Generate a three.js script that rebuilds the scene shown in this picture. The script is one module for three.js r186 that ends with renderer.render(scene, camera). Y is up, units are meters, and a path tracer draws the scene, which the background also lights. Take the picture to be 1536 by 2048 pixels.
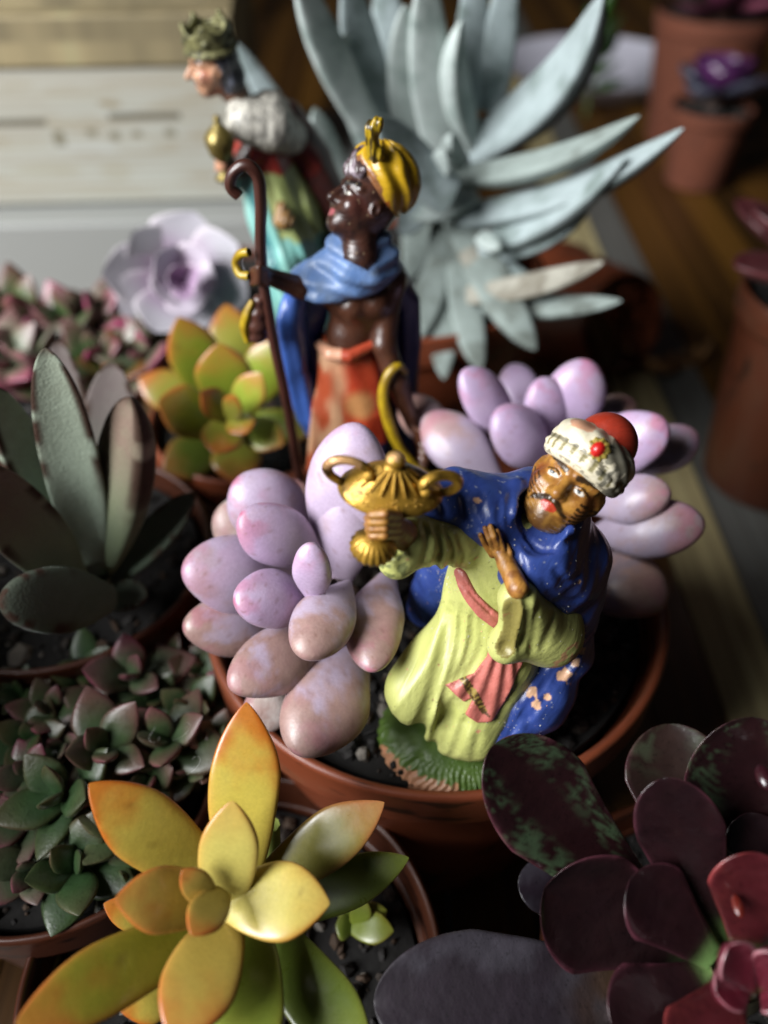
import * as THREE from 'three';
import { mergeGeometries } from 'three/addons/utils/BufferGeometryUtils.js';
import { RectAreaLightUniformsLib } from 'three/addons/lights/RectAreaLightUniformsLib.js';

// ---------------------------------------------------------------- camera, light, exposure
const scene = new THREE.Scene();
const camera = new THREE.PerspectiveCamera(65.02, 768 / 1024, 0.01, 20);
const EYE = new THREE.Vector3(0, 0.231, 0), PITCH = THREE.MathUtils.degToRad(44);
camera.position.copy(EYE);
camera.lookAt(0, EYE.y - Math.sin(PITCH), -Math.cos(PITCH));
camera.focus = 0.139;
camera.userData.fStop = 7.5;
const renderer = new THREE.WebGLRenderer({ antialias: true });
renderer.toneMapping = THREE.LinearToneMapping;
renderer.toneMappingExposure = 1.0;
renderer.shadowMap.enabled = true;
scene.background = new THREE.Color(0.014, 0.015, 0.017);           // the dim rest of the room
RectAreaLightUniformsLib.init();
const WINDOW_AT = new THREE.Vector3(-0.68, 0.60, 0.19), WINDOW_TO = new THREE.Vector3(0.0, 0.1, -0.14), WINDOW_W = 0.52, WINDOW_H = 0.54;
const daylight = new THREE.RectAreaLight(new THREE.Color(0.985, 0.99, 1.0), 28, WINDOW_W, WINDOW_H);
daylight.name = 'window_daylight';
daylight.position.copy(WINDOW_AT);
daylight.lookAt(WINDOW_TO);
scene.add(daylight);
// ---------------------------------------------------------------- helpers
const V = (x, y, z) => new THREE.Vector3(x, y, z);
const FOCAL = 1607, SIN = Math.sin(PITCH), COS = Math.cos(PITCH);
const rayOf = (px, py) => { const u = (px - 768) / FOCAL, v = (py - 1024) / FOCAL; return V(u, -SIN - v * COS, -COS + v * SIN); };
const onY = (px, py, y) => { const d = rayOf(px, py); return d.multiplyScalar((y - EYE.y) / d.y).add(EYE); };
const onZ = (px, py, z) => { const d = rayOf(px, py); return d.multiplyScalar(z / d.z).add(EYE); };
const depthOf = (p) => (EYE.y - p.y) * SIN - p.z * COS;
let seed = 7;
const rnd = () => { seed = (seed * 1664525 + 1013904223) >>> 0; return seed / 4294967296; };
const rr = (a, b) => a + (b - a) * rnd();
const clamp = (x, a = 0, b = 1) => (x < a ? a : x > b ? b : x);
const mixn = (a, b, t) => a + (b - a) * t;
const sstep = (a, b, x) => { const t = clamp((x - a) / (b - a)); return t * t * (3 - 2 * t); };
const hexc = {};
const C = (h) => hexc[h] || (hexc[h] = new THREE.Color(h).toArray());
const mix3 = (a, b, t) => [a[0] + (b[0] - a[0]) * t, a[1] + (b[1] - a[1]) * t, a[2] + (b[2] - a[2]) * t];
const mul3 = (a, s) => [a[0] * s, a[1] * s, a[2] * s];
const hash3 = (x, y, z) => { let h = (Math.imul(x, 374761393) + Math.imul(y, 668265263) + Math.imul(z, 1440662683)) | 0; h = Math.imul(h ^ (h >>> 13), 1274126177); return ((h ^ (h >>> 16)) >>> 0) / 4294967296; };
function noise(x, y, z) {
  const xi = Math.floor(x), yi = Math.floor(y), zi = Math.floor(z); let a = x - xi, b = y - yi, c = z - zi;
  a = a * a * (3 - 2 * a); b = b * b * (3 - 2 * b); c = c * c * (3 - 2 * c);
  const L = (p, q, t) => p + (q - p) * t;
  return L(L(L(hash3(xi, yi, zi), hash3(xi + 1, yi, zi), a), L(hash3(xi, yi + 1, zi), hash3(xi + 1, yi + 1, zi), a), b),
    L(L(hash3(xi, yi, zi + 1), hash3(xi + 1, yi, zi + 1), a), L(hash3(xi, yi + 1, zi + 1), hash3(xi + 1, yi + 1, zi + 1), a), b), c);
}
const fbm = (x, y, z, o = 4) => { let s = 0, w = 0.5, f = 1; for (let i = 0; i < o; i++) { s += w * noise(x * f + i * 17.3, y * f - i * 9.1, z * f + i * 4.7); w *= 0.5; f *= 2.03; } return s / (1 - Math.pow(0.5, o)); };

const used = new Map();
const numbered = (n) => { const k = used.get(n) || 0; used.set(n, k + 1); return k ? n + '_' + String(k).padStart(3, '0') : n; };
function thing(name, label, category, pos, group) {
  const o = new THREE.Group(); o.name = numbered(name); if (pos) o.position.copy(pos);
  o.userData = { label, category }; if (group) o.userData.group = group; scene.add(o); return o;
}
function part(name, geometry, material, parent, label) {
  const m = new THREE.Mesh(geometry, material); m.name = name; m.castShadow = m.receiveShadow = true; parent.add(m); if (label) m.userData.label = label; return m;
}
function structure(name, geometry, material) {
  const m = new THREE.Mesh(geometry, material); m.name = numbered(name); m.userData = { kind: 'structure' }; m.castShadow = m.receiveShadow = true; scene.add(m); return m;
}
// tiling noise textures (colour stays about 1 so that vertex colours carry the paint)
function noiseTex(n, fn, repeat, srgb) {
  const d = new Uint8Array(n * n * 4);
  for (let y = 0; y < n; y++) for (let x = 0; x < n; x++) { const c = fn(x / n, y / n), o = (y * n + x) * 4; d[o] = clamp(c[0]) * 255; d[o + 1] = clamp(c[1]) * 255; d[o + 2] = clamp(c[2]) * 255; d[o + 3] = 255; }
  const t = new THREE.DataTexture(d, n, n); t.wrapS = t.wrapT = THREE.RepeatWrapping; t.magFilter = t.minFilter = THREE.LinearFilter; t.repeat.set(repeat, repeat); if (srgb) t.colorSpace = THREE.SRGBColorSpace; t.needsUpdate = true; return t;
}
const per = (u, v, f, s) => { let t = 0, w = 0.5, n = f; for (let o = 0; o < 4; o++) { const x = u * n, y = v * n, xi = Math.floor(x), yi = Math.floor(y); let a = x - xi, b = y - yi; a = a * a * (3 - 2 * a); b = b * b * (3 - 2 * b); const h = (i, j) => hash3(((xi + i) % n + n) % n, ((yi + j) % n + n) % n, s + o * 7); t += w * ((h(0, 0) * (1 - a) + h(1, 0) * a) * (1 - b) + (h(0, 1) * (1 - a) + h(1, 1) * a) * b); w *= 0.5; n *= 2; } return t / 0.9375; };
const tor = (u, v, f, s) => per(u, v, Math.round(f), Math.round(s));
const grey = (x) => [x, x, x];
const T = {
  fine: noiseTex(256, (u, v) => grey(0.25 + 0.6 * tor(u, v, 60, 3)), 1),
  mid: noiseTex(256, (u, v) => grey(tor(u, v, 14, 11)), 1),
  mottle: noiseTex(256, (u, v) => grey(0.86 + 0.14 * clamp(1.6 * tor(u, v, 9, 5) - 0.3) - (tor(u, v, 46, 23) > 0.71 ? 0.16 : 0)), 1, true),
  rough: noiseTex(256, (u, v) => grey(0.55 + 0.55 * tor(u, v, 12, 31)), 1),
  powder: noiseTex(256, (u, v) => grey(0.90 + 0.1 * tor(u, v, 70, 41)), 1, true),
};
const std = (o) => new THREE.MeshStandardMaterial({ vertexColors: true, ...o });
const phys = (o) => new THREE.MeshPhysicalMaterial({ vertexColors: true, ...o });

// ---- geometry: fleshy leaf along base -> tip
// o: up (Vector3, inner face), w half width (m), prof(t), th thickness ratio top/bottom, bow, cup, n, m, color(t, s, top, r)
const PROFILES = {
  pebble: (t) => Math.pow(Math.sin(Math.PI * Math.pow(clamp(t, 0, 1), 1.3)), 0.5) * (0.6 + 0.4 * sstep(0.0, 0.6, t)),
  lance: (t) => Math.pow(Math.sin(Math.PI * Math.pow(t, 0.85)), 0.72) * (t > 0.75 ? mixn(1, 0.82, (t - 0.75) / 0.25) : 1) * (0.62 + 0.38 * sstep(0, 0.4, t)),
  sedum: (t) => (t < 0.58 ? mixn(0.5, 1, Math.sin((t / 0.58) * Math.PI / 2)) : Math.pow(Math.max(0, Math.cos(((t - 0.58) / 0.42) * Math.PI / 2)), 0.78)),
  finger: (t) => (t < 0.35 ? mixn(0.8, 1, t / 0.35) : Math.pow(Math.max(0, 1 - Math.pow((t - 0.35) / 0.65, 2.3)), 0.72)),
  point: (t) => (t < 0.48 ? mixn(0.5, 1, Math.sin((t / 0.48) * Math.PI / 2)) : Math.pow(Math.max(0, 1 - Math.pow((t - 0.48) / 0.52, 1.75)), 0.95)),
  spoon: (t) => (t < 0.66 ? mixn(0.34, 1, Math.pow(t / 0.66, 1.15)) : Math.pow(Math.max(0, 1 - Math.pow((t - 0.66) / 0.34, 2)), 0.52)),
  kal: (t) => (t < 0.5 ? mixn(0.42, 1, Math.sin((t / 0.5) * Math.PI / 2)) : Math.pow(Math.max(0, 1 - Math.pow((t - 0.5) / 0.5, 2.4)), 0.62)),
  petal: (t) => (t < 0.6 ? mixn(0.5, 1, Math.sin((t / 0.6) * Math.PI / 2)) : Math.pow(Math.max(0, 1 - Math.pow((t - 0.6) / 0.4, 1.5)), 0.75)),
};
function leafGeo(base, tip, o) {
  const n = o.n || 20, m = o.m || 16, prof = PROFILES[o.prof], d = tip.clone().sub(base), L = d.length(); d.normalize();
  const up = o.up.clone().addScaledVector(d, -o.up.dot(d)).normalize(), side = V().crossVectors(up, d).normalize();
  if (o.roll) { up.applyAxisAngle(d, o.roll); side.applyAxisAngle(d, o.roll); }
  const pos = [], col = [], uv = [], idx = [], r0 = rnd() * 50, P = V(), wob = o.wob === undefined ? 0.05 : o.wob;
  for (let i = 0; i <= n; i++) {
    const t0 = i / n, t = 0.5 - 0.5 * Math.cos(Math.PI * mixn(t0, 1 - Math.pow(1 - t0, 1.5), 0.5)), tt = clamp(t, 0.0005, 0.9995);
    let w = o.w * prof(tt); if (i === n) w = o.w * 0.004; if (i === 0) w = Math.min(w, o.w * (o.baseW || 0.4));
    const bow = (o.bow || 0) * L * 4 * t * (1 - t), curl = (o.curl || 0) * L * t * t, sw = (o.sway || 0) * L * 4 * t * (1 - t);
    for (let j = 0; j <= m; j++) {
      const f = (j / m) * Math.PI * 2, c = Math.cos(f), s = Math.sin(f), e = o.sq || 1;
      const cx = Math.sign(c) * Math.pow(Math.abs(c), e), sy = Math.sign(s) * Math.pow(Math.abs(s), e);
      const top = s > 0, wn = 1 + wob * (noise(t * 3 + r0, c * 1.3 + 5, s * 1.3) - 0.5) * 2;
      let x = cx * w * wn, y = sy * w * wn * (top ? o.tt : o.tb) + (o.cup || 0) * w * (cx * cx - 0.35) * sstep(0, 0.25, t);
      if (o.tthick) y = sy * o.tthick * (top ? 1 : 1) * Math.pow(Math.sin(Math.PI * mixn(0.12, 1, t)), 0.5) + (o.cup || 0) * w * (cx * cx - 0.35) * sstep(0, 0.25, t) + (o.ruffle || 0) * w * cx * cx * (noise(t * 5 + r0, c > 0 ? 3 : 9, 1) - 0.5);
      P.copy(base).addScaledVector(d, L * t).addScaledVector(up, bow + curl + y).addScaledVector(side, x + sw);
      pos.push(P.x, P.y, P.z); uv.push((x * 0.8 + (top ? 0 : 0.5) * w) / 0.02 + r0, (L * t) / 0.02 + r0);
      const cc = o.color(t, c, s, r0, P); col.push(cc[0], cc[1], cc[2]);
    }
  }
  for (let i = 0; i < n; i++) for (let j = 0; j < m; j++) { const a = i * (m + 1) + j, b = a + m + 1; idx.push(a, a + 1, b, b, a + 1, b + 1); }
  const g = new THREE.BufferGeometry(); g.setAttribute('position', new THREE.Float32BufferAttribute(pos, 3)); g.setAttribute('uv', new THREE.Float32BufferAttribute(uv, 2)); g.setAttribute('color', new THREE.Float32BufferAttribute(col, 3)); g.setIndex(idx);
  g.computeVertexNormals();
  const N = g.attributes.normal;                                        // weld the seam normals
  for (let i = 0; i <= n; i++) { const a = i * (m + 1), b = a + m, x = N.getX(a) + N.getX(b), y = N.getY(a) + N.getY(b), z = N.getZ(a) + N.getZ(b), l = Math.hypot(x, y, z) || 1; N.setXYZ(a, x / l, y / l, z / l); N.setXYZ(b, x / l, y / l, z / l); }
  return g;
}
// where the ray through a pixel stands |ff| times its shortest distance from the base, towards the lens (ff > 0) or away
function tipOn(base, px, py, ff) {
  const d = rayOf(px, py).normalize(), to = base.clone().sub(EYE), s = to.dot(d), q = EYE.clone().addScaledVector(d, s), dm = q.distanceTo(base), L = dm * Math.abs(ff);
  return q.addScaledVector(d, -Math.sign(ff) * Math.sqrt(Math.max(0, L * L - dm * dm)));
}
const recolor = (g, fn) => { const n = g.attributes.position.count, c = new Float32Array(n * 3), p = g.attributes.position; for (let i = 0; i < n; i++) { const k = fn(p.getX(i), p.getY(i), p.getZ(i), i); c.set(k, i * 3); } g.setAttribute('color', new THREE.BufferAttribute(c, 3)); return g; };
function tubeGeo(points, radii, seg = 40, rad = 10, col) {
  const curve = new THREE.CatmullRomCurve3(points), g = new THREE.TubeGeometry(curve, seg, 1, rad, false), p = g.attributes.position, c = V();
  for (let i = 0; i <= seg; i++) { curve.getPointAt(i / seg, c); const f = (i / seg) * (radii.length - 1), a = Math.min(radii.length - 2, Math.floor(f)), r = mixn(radii[a], radii[a + 1], f - a); for (let j = 0; j <= rad; j++) { const k = i * (rad + 1) + j; p.setXYZ(k, c.x + (p.getX(k) - c.x) * r, c.y + (p.getY(k) - c.y) * r, c.z + (p.getZ(k) - c.z) * r); } }
  if (col) recolor(g, col); g.computeVertexNormals(); return g;
}

// ---- signed distances (millimetres, arrays)
const smin = (a, b, k) => { const h = Math.max(k - Math.abs(a - b), 0) / k; return Math.min(a, b) - h * h * k * 0.25; };
const smax = (a, b, k) => -smin(-a, -b, k);
const sCap = (x, y, z, a, b, r1, r2) => {
  const bx = b[0] - a[0], by = b[1] - a[1], bz = b[2] - a[2], px = x - a[0], py = y - a[1], pz = z - a[2];
  const h = clamp((px * bx + py * by + pz * bz) / (bx * bx + by * by + bz * bz)), dx = px - bx * h, dy = py - by * h, dz = pz - bz * h;
  return Math.sqrt(dx * dx + dy * dy + dz * dz) - (r1 + (r2 - r1) * h);
};
const sEll = (x, y, z, c, rx, ry, rz) => {
  const px = x - c[0], py = y - c[1], pz = z - c[2], k0 = Math.hypot(px / rx, py / ry, pz / rz), k1 = Math.hypot(px / (rx * rx), py / (ry * ry), pz / (rz * rz));
  return k1 < 1e-9 ? -Math.min(rx, ry, rz) : (k0 * (k0 - 1)) / k1;
};
const sSph = (x, y, z, c, r) => Math.hypot(x - c[0], y - c[1], z - c[2]) - r;
const sPath = (x, y, z, pts, radii) => { let d = 1e9; for (let i = 0; i + 1 < pts.length; i++) d = Math.min(d, sCap(x, y, z, pts[i], pts[i + 1], radii[i], radii[i + 1])); return d; };
// naive surface nets; f in mm; returns geometry in metres, colour(x, y, z, nx, ny, nz)
function nets(f, lo, hi, h, color) {
  const B = 4, nx = Math.ceil((hi[0] - lo[0]) / h / B) * B + 1, ny = Math.ceil((hi[1] - lo[1]) / h / B) * B + 1, nz = Math.ceil((hi[2] - lo[2]) / h / B) * B + 1;
  const G = new Float32Array(nx * ny * nz).fill(1e3), at = (i, j, k) => (k * ny + j) * nx + i, half = B * h / 2, reach = half * 1.7321 * 1.7 + 0.6;
  for (let k = 0; k < nz - 1; k += B) for (let j = 0; j < ny - 1; j += B) for (let i = 0; i < nx - 1; i += B) {
    const c = f(lo[0] + i * h + half, lo[1] + j * h + half, lo[2] + k * h + half);
    const far = Math.abs(c) > reach;
    for (let c3 = 0; c3 <= B; c3++) for (let c2 = 0; c2 <= B; c2++) for (let c1 = 0; c1 <= B; c1++) {
      const q = at(i + c1, j + c2, k + c3);
      if (far) { if (G[q] === 1e3) G[q] = c > 0 ? 999 : -999; } else if (Math.abs(G[q]) > 900) G[q] = f(lo[0] + (i + c1) * h, lo[1] + (j + c2) * h, lo[2] + (k + c3) * h);
    }
  }
  const id = new Int32Array(nx * ny * nz).fill(-1), pos = [], idx = [], cn = [0, 1, nx, nx + 1, nx * ny, nx * ny + 1, nx * ny + nx, nx * ny + nx + 1];
  const E = [[0, 1], [2, 3], [4, 5], [6, 7], [0, 2], [1, 3], [4, 6], [5, 7], [0, 4], [1, 5], [2, 6], [3, 7]];
  for (let k = 0; k < nz - 1; k++) for (let j = 0; j < ny - 1; j++) for (let i = 0; i < nx - 1; i++) {
    const q = at(i, j, k); let mask = 0; for (let c = 0; c < 8; c++) if (G[q + cn[c]] < 0) mask |= 1 << c;
    if (mask === 0 || mask === 255) continue;
    let sx = 0, sy = 0, sz = 0, n = 0;
    for (const [a, b] of E) { const va = G[q + cn[a]], vb = G[q + cn[b]]; if (va < 0 !== vb < 0) { const t = va / (va - vb); sx += (a & 1) + t * ((b & 1) - (a & 1)); sy += ((a >> 1) & 1) + t * (((b >> 1) & 1) - ((a >> 1) & 1)); sz += (a >> 2) + t * ((b >> 2) - (a >> 2)); n++; } }
    id[q] = pos.length / 3; pos.push(lo[0] + (i + sx / n) * h, lo[1] + (j + sy / n) * h, lo[2] + (k + sz / n) * h);
  }
  const quad = (a, b, c, d, flip) => { if (a < 0 || b < 0 || c < 0 || d < 0) return; if (flip) idx.push(a, c, b, a, d, c); else idx.push(a, b, c, a, c, d); };
  for (let k = 1; k < nz - 1; k++) for (let j = 1; j < ny - 1; j++) for (let i = 1; i < nx - 1; i++) {
    const q = at(i, j, k), s = G[q] < 0;
    if (s !== G[q + 1] < 0) quad(id[q - nx - nx * ny], id[q - nx * ny], id[q], id[q - nx], !s);
    if (s !== G[q + nx] < 0) quad(id[q - 1 - nx * ny], id[q - nx * ny], id[q], id[q - 1], s);
    if (s !== G[q + nx * ny] < 0) quad(id[q - 1 - nx], id[q - nx], id[q], id[q - 1], !s);
  }
  const g = new THREE.BufferGeometry(), n = pos.length / 3;
  g.setAttribute('position', new THREE.Float32BufferAttribute(pos, 3)); g.setIndex(idx); g.computeVertexNormals();
  const N = g.attributes.normal, col = new Float32Array(n * 3), uv = new Float32Array(n * 2);
  for (let i = 0; i < n; i++) {
    const x = pos[i * 3], y = pos[i * 3 + 1], z = pos[i * 3 + 2], c = color(x, y, z, N.getX(i), N.getY(i), N.getZ(i));
    col[i * 3] = c[0]; col[i * 3 + 1] = c[1]; col[i * 3 + 2] = c[2]; uv[i * 2] = (x + z * 0.7) / 10; uv[i * 2 + 1] = (y + z * 0.7) / 10;
  }
  g.setAttribute('color', new THREE.BufferAttribute(col, 3)); g.setAttribute('uv', new THREE.BufferAttribute(uv, 2)); g.scale(0.001, 0.001, 0.001);
  return g;
}
// the point (local mm of a figure at O) where the ray of a picture point meets a field, lifted off it
const surfaceAt = (O) => (f, px, py, lift = 0) => {
  const d = rayOf(px, py).normalize(), o = EYE.clone().sub(O).multiplyScalar(1000); let t = 85;
  for (let i = 0; i < 260 && t < 330; i++) { const v = f(o.x + d.x * t, o.y + d.y * t, o.z + d.z * t); if (v < 0.03) break; t += Math.max(0.04, v * 0.55); }
  t -= lift; return [o.x + d.x * t, o.y + d.y * t, o.z + d.z * t];
};
// signed distance of a flat polygon
function sPoly(px, py, P) {
  let d = 1e9, s = 1; const n = P.length;
  for (let i = 0, j = n - 1; i < n; j = i, i++) {
    const ex = P[j][0] - P[i][0], ey = P[j][1] - P[i][1], wx = px - P[i][0], wy = py - P[i][1], t = clamp((wx * ex + wy * ey) / (ex * ex + ey * ey)), bx = wx - ex * t, by = wy - ey * t;
    d = Math.min(d, bx * bx + by * by); const c1 = py >= P[i][1], c2 = py < P[j][1], c3 = ex * wy > ey * wx; if ((c1 && c2 && c3) || (!c1 && !c2 && !c3)) s = -s;
  }
  return s * Math.sqrt(d);
}
// ---------------------------------------------------------------- setting: table, ledge, crate, window, room
{
  // tabletop of narrow worn boards running away from the lens
  const woodMap = noiseTex(512, (u, v) => { const a = tor(u, v * 0.0625, 64, 3), b = tor(u, v * 0.0625, 16, 9); const k = 0.55 + 0.75 * a * 0.5 + 0.35 * b; return [k, k * 0.97, k * 0.92]; }, 1, true);
  const table = new THREE.Group(); table.name = 'tabletop'; table.userData = { kind: 'structure' }; scene.add(table);
  const W = 0.0236, L = 1.5, geos = [], mats = [];
  const tones = ['#4c3313', '#5e4118', '#3c280d', '#68491b'];
  for (let k = 0; k < 3; k++) { const g = new THREE.BoxGeometry(W - 0.0011, 0.02, L, 1, 1, 1); const uv = g.attributes.uv, p = g.attributes.position; for (let i = 0; i < p.count; i++) uv.setXY(i, p.getX(i) / 0.06 + k * 0.37, p.getZ(i) / 0.5 + k * 0.21); geos.push(g); }
  for (const t of tones) mats.push(new THREE.MeshStandardMaterial({ color: t, map: woodMap, roughness: 0.42, bumpMap: woodMap, bumpScale: 0.0004 }));
  const pale = new THREE.MeshStandardMaterial({ color: '#b3aa84', map: woodMap, roughness: 0.5, bumpMap: woodMap, bumpScale: 0.0004 });
  const greyed = new THREE.MeshStandardMaterial({ color: '#626566', map: woodMap, roughness: 0.5, bumpMap: woodMap, bumpScale: 0.0004 });
  for (let i = -26; i <= 34; i++) {
    const x = i * W + 0.006, near = i === 4 || i === 5;
    const m = part('plank', geos[(i + 60) % 3], i === 5 ? pale : i === 6 ? greyed : mats[(i * 7 + 700) % 4], table);
    m.position.set(x, -0.01 - rr(0, 0.0007), -0.72 + rr(-0.02, 0.02));
  }
  // white painted ledge with the pale crate on it
  const paint = new THREE.MeshStandardMaterial({ color: '#8b8d8a', roughness: 0.5, roughnessMap: T.rough, bumpMap: T.mid, bumpScale: 0.0003 });
  const rb = (w, h, d, r = 0.002) => { const s = new THREE.Shape(); s.moveTo(-w / 2 + r, -h / 2 + r); s.lineTo(w / 2 - r, -h / 2 + r); s.lineTo(w / 2 - r, h / 2 - r); s.lineTo(-w / 2 + r, h / 2 - r); s.closePath(); const g = new THREE.ExtrudeGeometry(s, { depth: d - 2 * r, bevelSize: r, bevelThickness: r, bevelSegments: 3 }); g.translate(0, 0, -d / 2 + r); return g; };
  const yaw = 0.055;
  const ledge = structure('white_ledge', rb(0.62, 0.06, 0.16), paint); ledge.position.set(-0.30, 0.03, -0.452); ledge.rotation.y = yaw;
  const crate = thing('wooden_crate', 'pale whitewashed wooden crate with faint dark stencil marks on the ledge', 'crate', V(-0.33, 0.06, -0.446)); crate.rotation.y = yaw;
  // crate side print: worn, illegible stencil
  const cv = document.createElement('canvas'); cv.width = 1024; cv.height = 256; const cx = cv.getContext('2d');
  cx.fillStyle = '#98968b'; cx.fillRect(0, 0, 1024, 256);
  for (let i = 0; i < 260; i++) { const a = rnd(); cx.fillStyle = a > 0.5 ? 'rgba(172,176,178,0.18)' : 'rgba(126,116,84,0.16)'; cx.beginPath(); cx.ellipse(rnd() * 1024, rnd() * 256, 10 + rnd() * 60, 4 + rnd() * 16, 0, 0, 7); cx.fill(); }
  for (let i = 0; i < 240; i++) { const y = rnd() * 256, x = rnd() * 700 - 100, w = 120 + rnd() * 700; cx.strokeStyle = rnd() > 0.5 ? 'rgba(112,100,70,0.22)' : 'rgba(190,190,180,0.2)'; cx.lineWidth = 0.6 + rnd() * 1.8; cx.beginPath(); cx.moveTo(x, y); cx.bezierCurveTo(x + w * 0.3, y + rnd() * 8 - 4, x + w * 0.6, y + rnd() * 8 - 4, x + w, y + rnd() * 5 - 2); cx.stroke(); }
  for (const [x, y] of [[560, 150], [905, 60], [770, 205]]) { cx.fillStyle = 'rgba(104,84,48,0.5)'; cx.beginPath(); cx.ellipse(x, y, 11, 6, 0.2, 0, 7); cx.fill(); }
  cx.fillStyle = 'rgba(70,66,52,0.75)'; const px = (x) => 624 + (x - 0) * 0.95, py = (y) => (y - 130) * 0.88;
  cx.fillRect(px(176), py(228), 52, 13); cx.fillRect(px(292), py(219), 66, 13);
  cx.fillStyle = 'rgba(88,82,62,0.62)';
  for (const [x, y, w, h] of [[2, 280, 9, 14], [36, 278, 12, 15], [64, 276, 9, 17], [124, 272, 12, 16], [166, 268, 9, 18], [234, 254, 10, 30], [268, 252, 8, 14], [290, 258, 8, 18], [312, 258, 8, 12], [344, 254, 9, 16]]) { cx.fillRect(px(x), py(y), w, h); cx.fillRect(px(x) - 3, py(y) + h * 0.4, w + 4, 3); }
  const tex = new THREE.CanvasTexture(cv); tex.colorSpace = THREE.SRGBColorSpace;
  const bare = new THREE.MeshStandardMaterial({ color: '#8e8568', roughness: 0.65, map: woodMap, bumpMap: T.mid, bumpScale: 0.0004 });
  const printed = new THREE.MeshStandardMaterial({ map: tex, roughness: 0.6 });
  const panel = new THREE.BoxGeometry(0.52, 0.06, 0.012), pu = panel.attributes.uv;
  for (let i = 0; i < 24; i++) if (!(i >= 16 && i < 20)) pu.setXY(i, 0.1 + pu.getX(i) * 0.1, 0.05 + pu.getY(i) * 0.03);
  const pm = part('plank', panel, printed, crate); pm.position.set(0, 0.032, 0.05);
  part('plank', rb(0.52, 0.021, 0.012, 0.0015), bare, crate).position.set(0, 0.0735, 0.0492);
  part('plank', rb(0.52, 0.083, 0.012, 0.0015), bare, crate).position.set(0, 0.0425, -0.062);
  part('plank', rb(0.012, 0.083, 0.1, 0.0015), bare, crate).position.set(0.253, 0.0425, -0.007);
  part('plank', rb(0.012, 0.083, 0.1, 0.0015), bare, crate).position.set(-0.253, 0.0425, -0.007);
  part('base', rb(0.49, 0.008, 0.1, 0.001), bare, crate).position.set(0, 0.006, -0.007);
  // dark room behind, with the brown rails of a chair back in it
  const dark = new THREE.MeshStandardMaterial({ color: '#2a231b', roughness: 0.8 });
  const wall = structure('back_wall', new THREE.BoxGeometry(4, 2.4, 0.1), dark); wall.position.set(0.4, 0.9, -1.85);
  const rail = new THREE.MeshStandardMaterial({ color: '#a0642a', roughness: 0.45, map: woodMap });
  const chair = thing('chair', 'brown wooden chair back with upright rails behind the pale crate', 'chair', V(-0.36, -0.5, -0.95));
  for (const [x, w, t] of [[-0.12, 0.03, 0.02], [-0.03, 0.018, 0], [0.085, 0.02, -0.015], [0.155, 0.024, 0.0]]) { const g = new THREE.CylinderGeometry(w * 0.5, w * 0.5, 1.0, 12); const r = part('rail', g, rail, chair); r.position.set(x, 0.5, 0); r.rotation.z = t * 8; }
  part('crossbar', new THREE.CylinderGeometry(0.014, 0.014, 0.44, 12).rotateZ(Math.PI / 2), rail, chair).position.set(0.02, 0.74, 0);
  part('top_rail', rb(0.46, 0.05, 0.024, 0.006), rail, chair).position.set(0.02, 1.0, 0);
  // the window to the left that lights the table (outside the frame)
  const win = new THREE.Group(); win.name = 'window'; win.userData = { kind: 'structure' }; win.position.copy(WINDOW_AT); win.lookAt(WINDOW_TO); scene.add(win);
  const frameM = new THREE.MeshStandardMaterial({ color: '#cfcdc6', roughness: 0.5 });
  const pane = new THREE.MeshStandardMaterial({ color: '#dfe6ee', emissive: new THREE.Color(0.9, 0.95, 1.0), emissiveIntensity: 0.8, roughness: 0.3 });
  const pn = part('window_pane', new THREE.BoxGeometry(WINDOW_W, WINDOW_H, 0.004), pane, win); pn.position.z = -0.012;
  for (const s of [-1, 1]) { part('window_frame', rb(0.04, WINDOW_H + 0.08, 0.03), frameM, win).position.set(s * (WINDOW_W / 2 + 0.02), 0, -0.02); part('window_frame', rb(WINDOW_W, 0.04, 0.03), frameM, win).position.set(0, s * (WINDOW_H / 2 + 0.02), -0.02); }
}

// ---------------------------------------------------------------- plastic pots
const stain = noiseTex(512, (u, v) => { const a = tor(u, v, 6, 3), b = tor(u, v, 40, 8), c = tor(u, v, 90, 4); let k = 0.8 + 0.2 * a; const salt = sstep(0.56, 0.7, a * 0.6 + b * 0.4), dirt = sstep(0.57, 0.66, b * 0.55 + c * 0.25 + (1 - a) * 0.2); return [k * (1 - 0.45 * dirt), k * (0.96 - 0.4 * dirt) + 0.1 * salt, k * (0.93 - 0.35 * dirt) + 0.16 * salt]; }, 1, true);
const POTM = {
  terra: new THREE.MeshStandardMaterial({ color: '#84462d', map: stain, roughness: 0.5, roughnessMap: T.rough, bumpMap: T.fine, bumpScale: 0.00006 }),
  terraDark: new THREE.MeshStandardMaterial({ color: '#4f2a1a', map: stain, roughness: 0.5, roughnessMap: T.rough, bumpMap: T.fine, bumpScale: 0.00006 }),
  clay: new THREE.MeshStandardMaterial({ color: '#6c3a26', roughness: 0.85, map: T.mottle, bumpMap: T.mid, bumpScale: 0.0003 }),
  soil: new THREE.MeshStandardMaterial({ color: '#0e0c0a', roughness: 0.95, bumpMap: T.mid, bumpScale: 0.001 }),
  grain: std({ roughness: 0.8 }),
};
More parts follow.
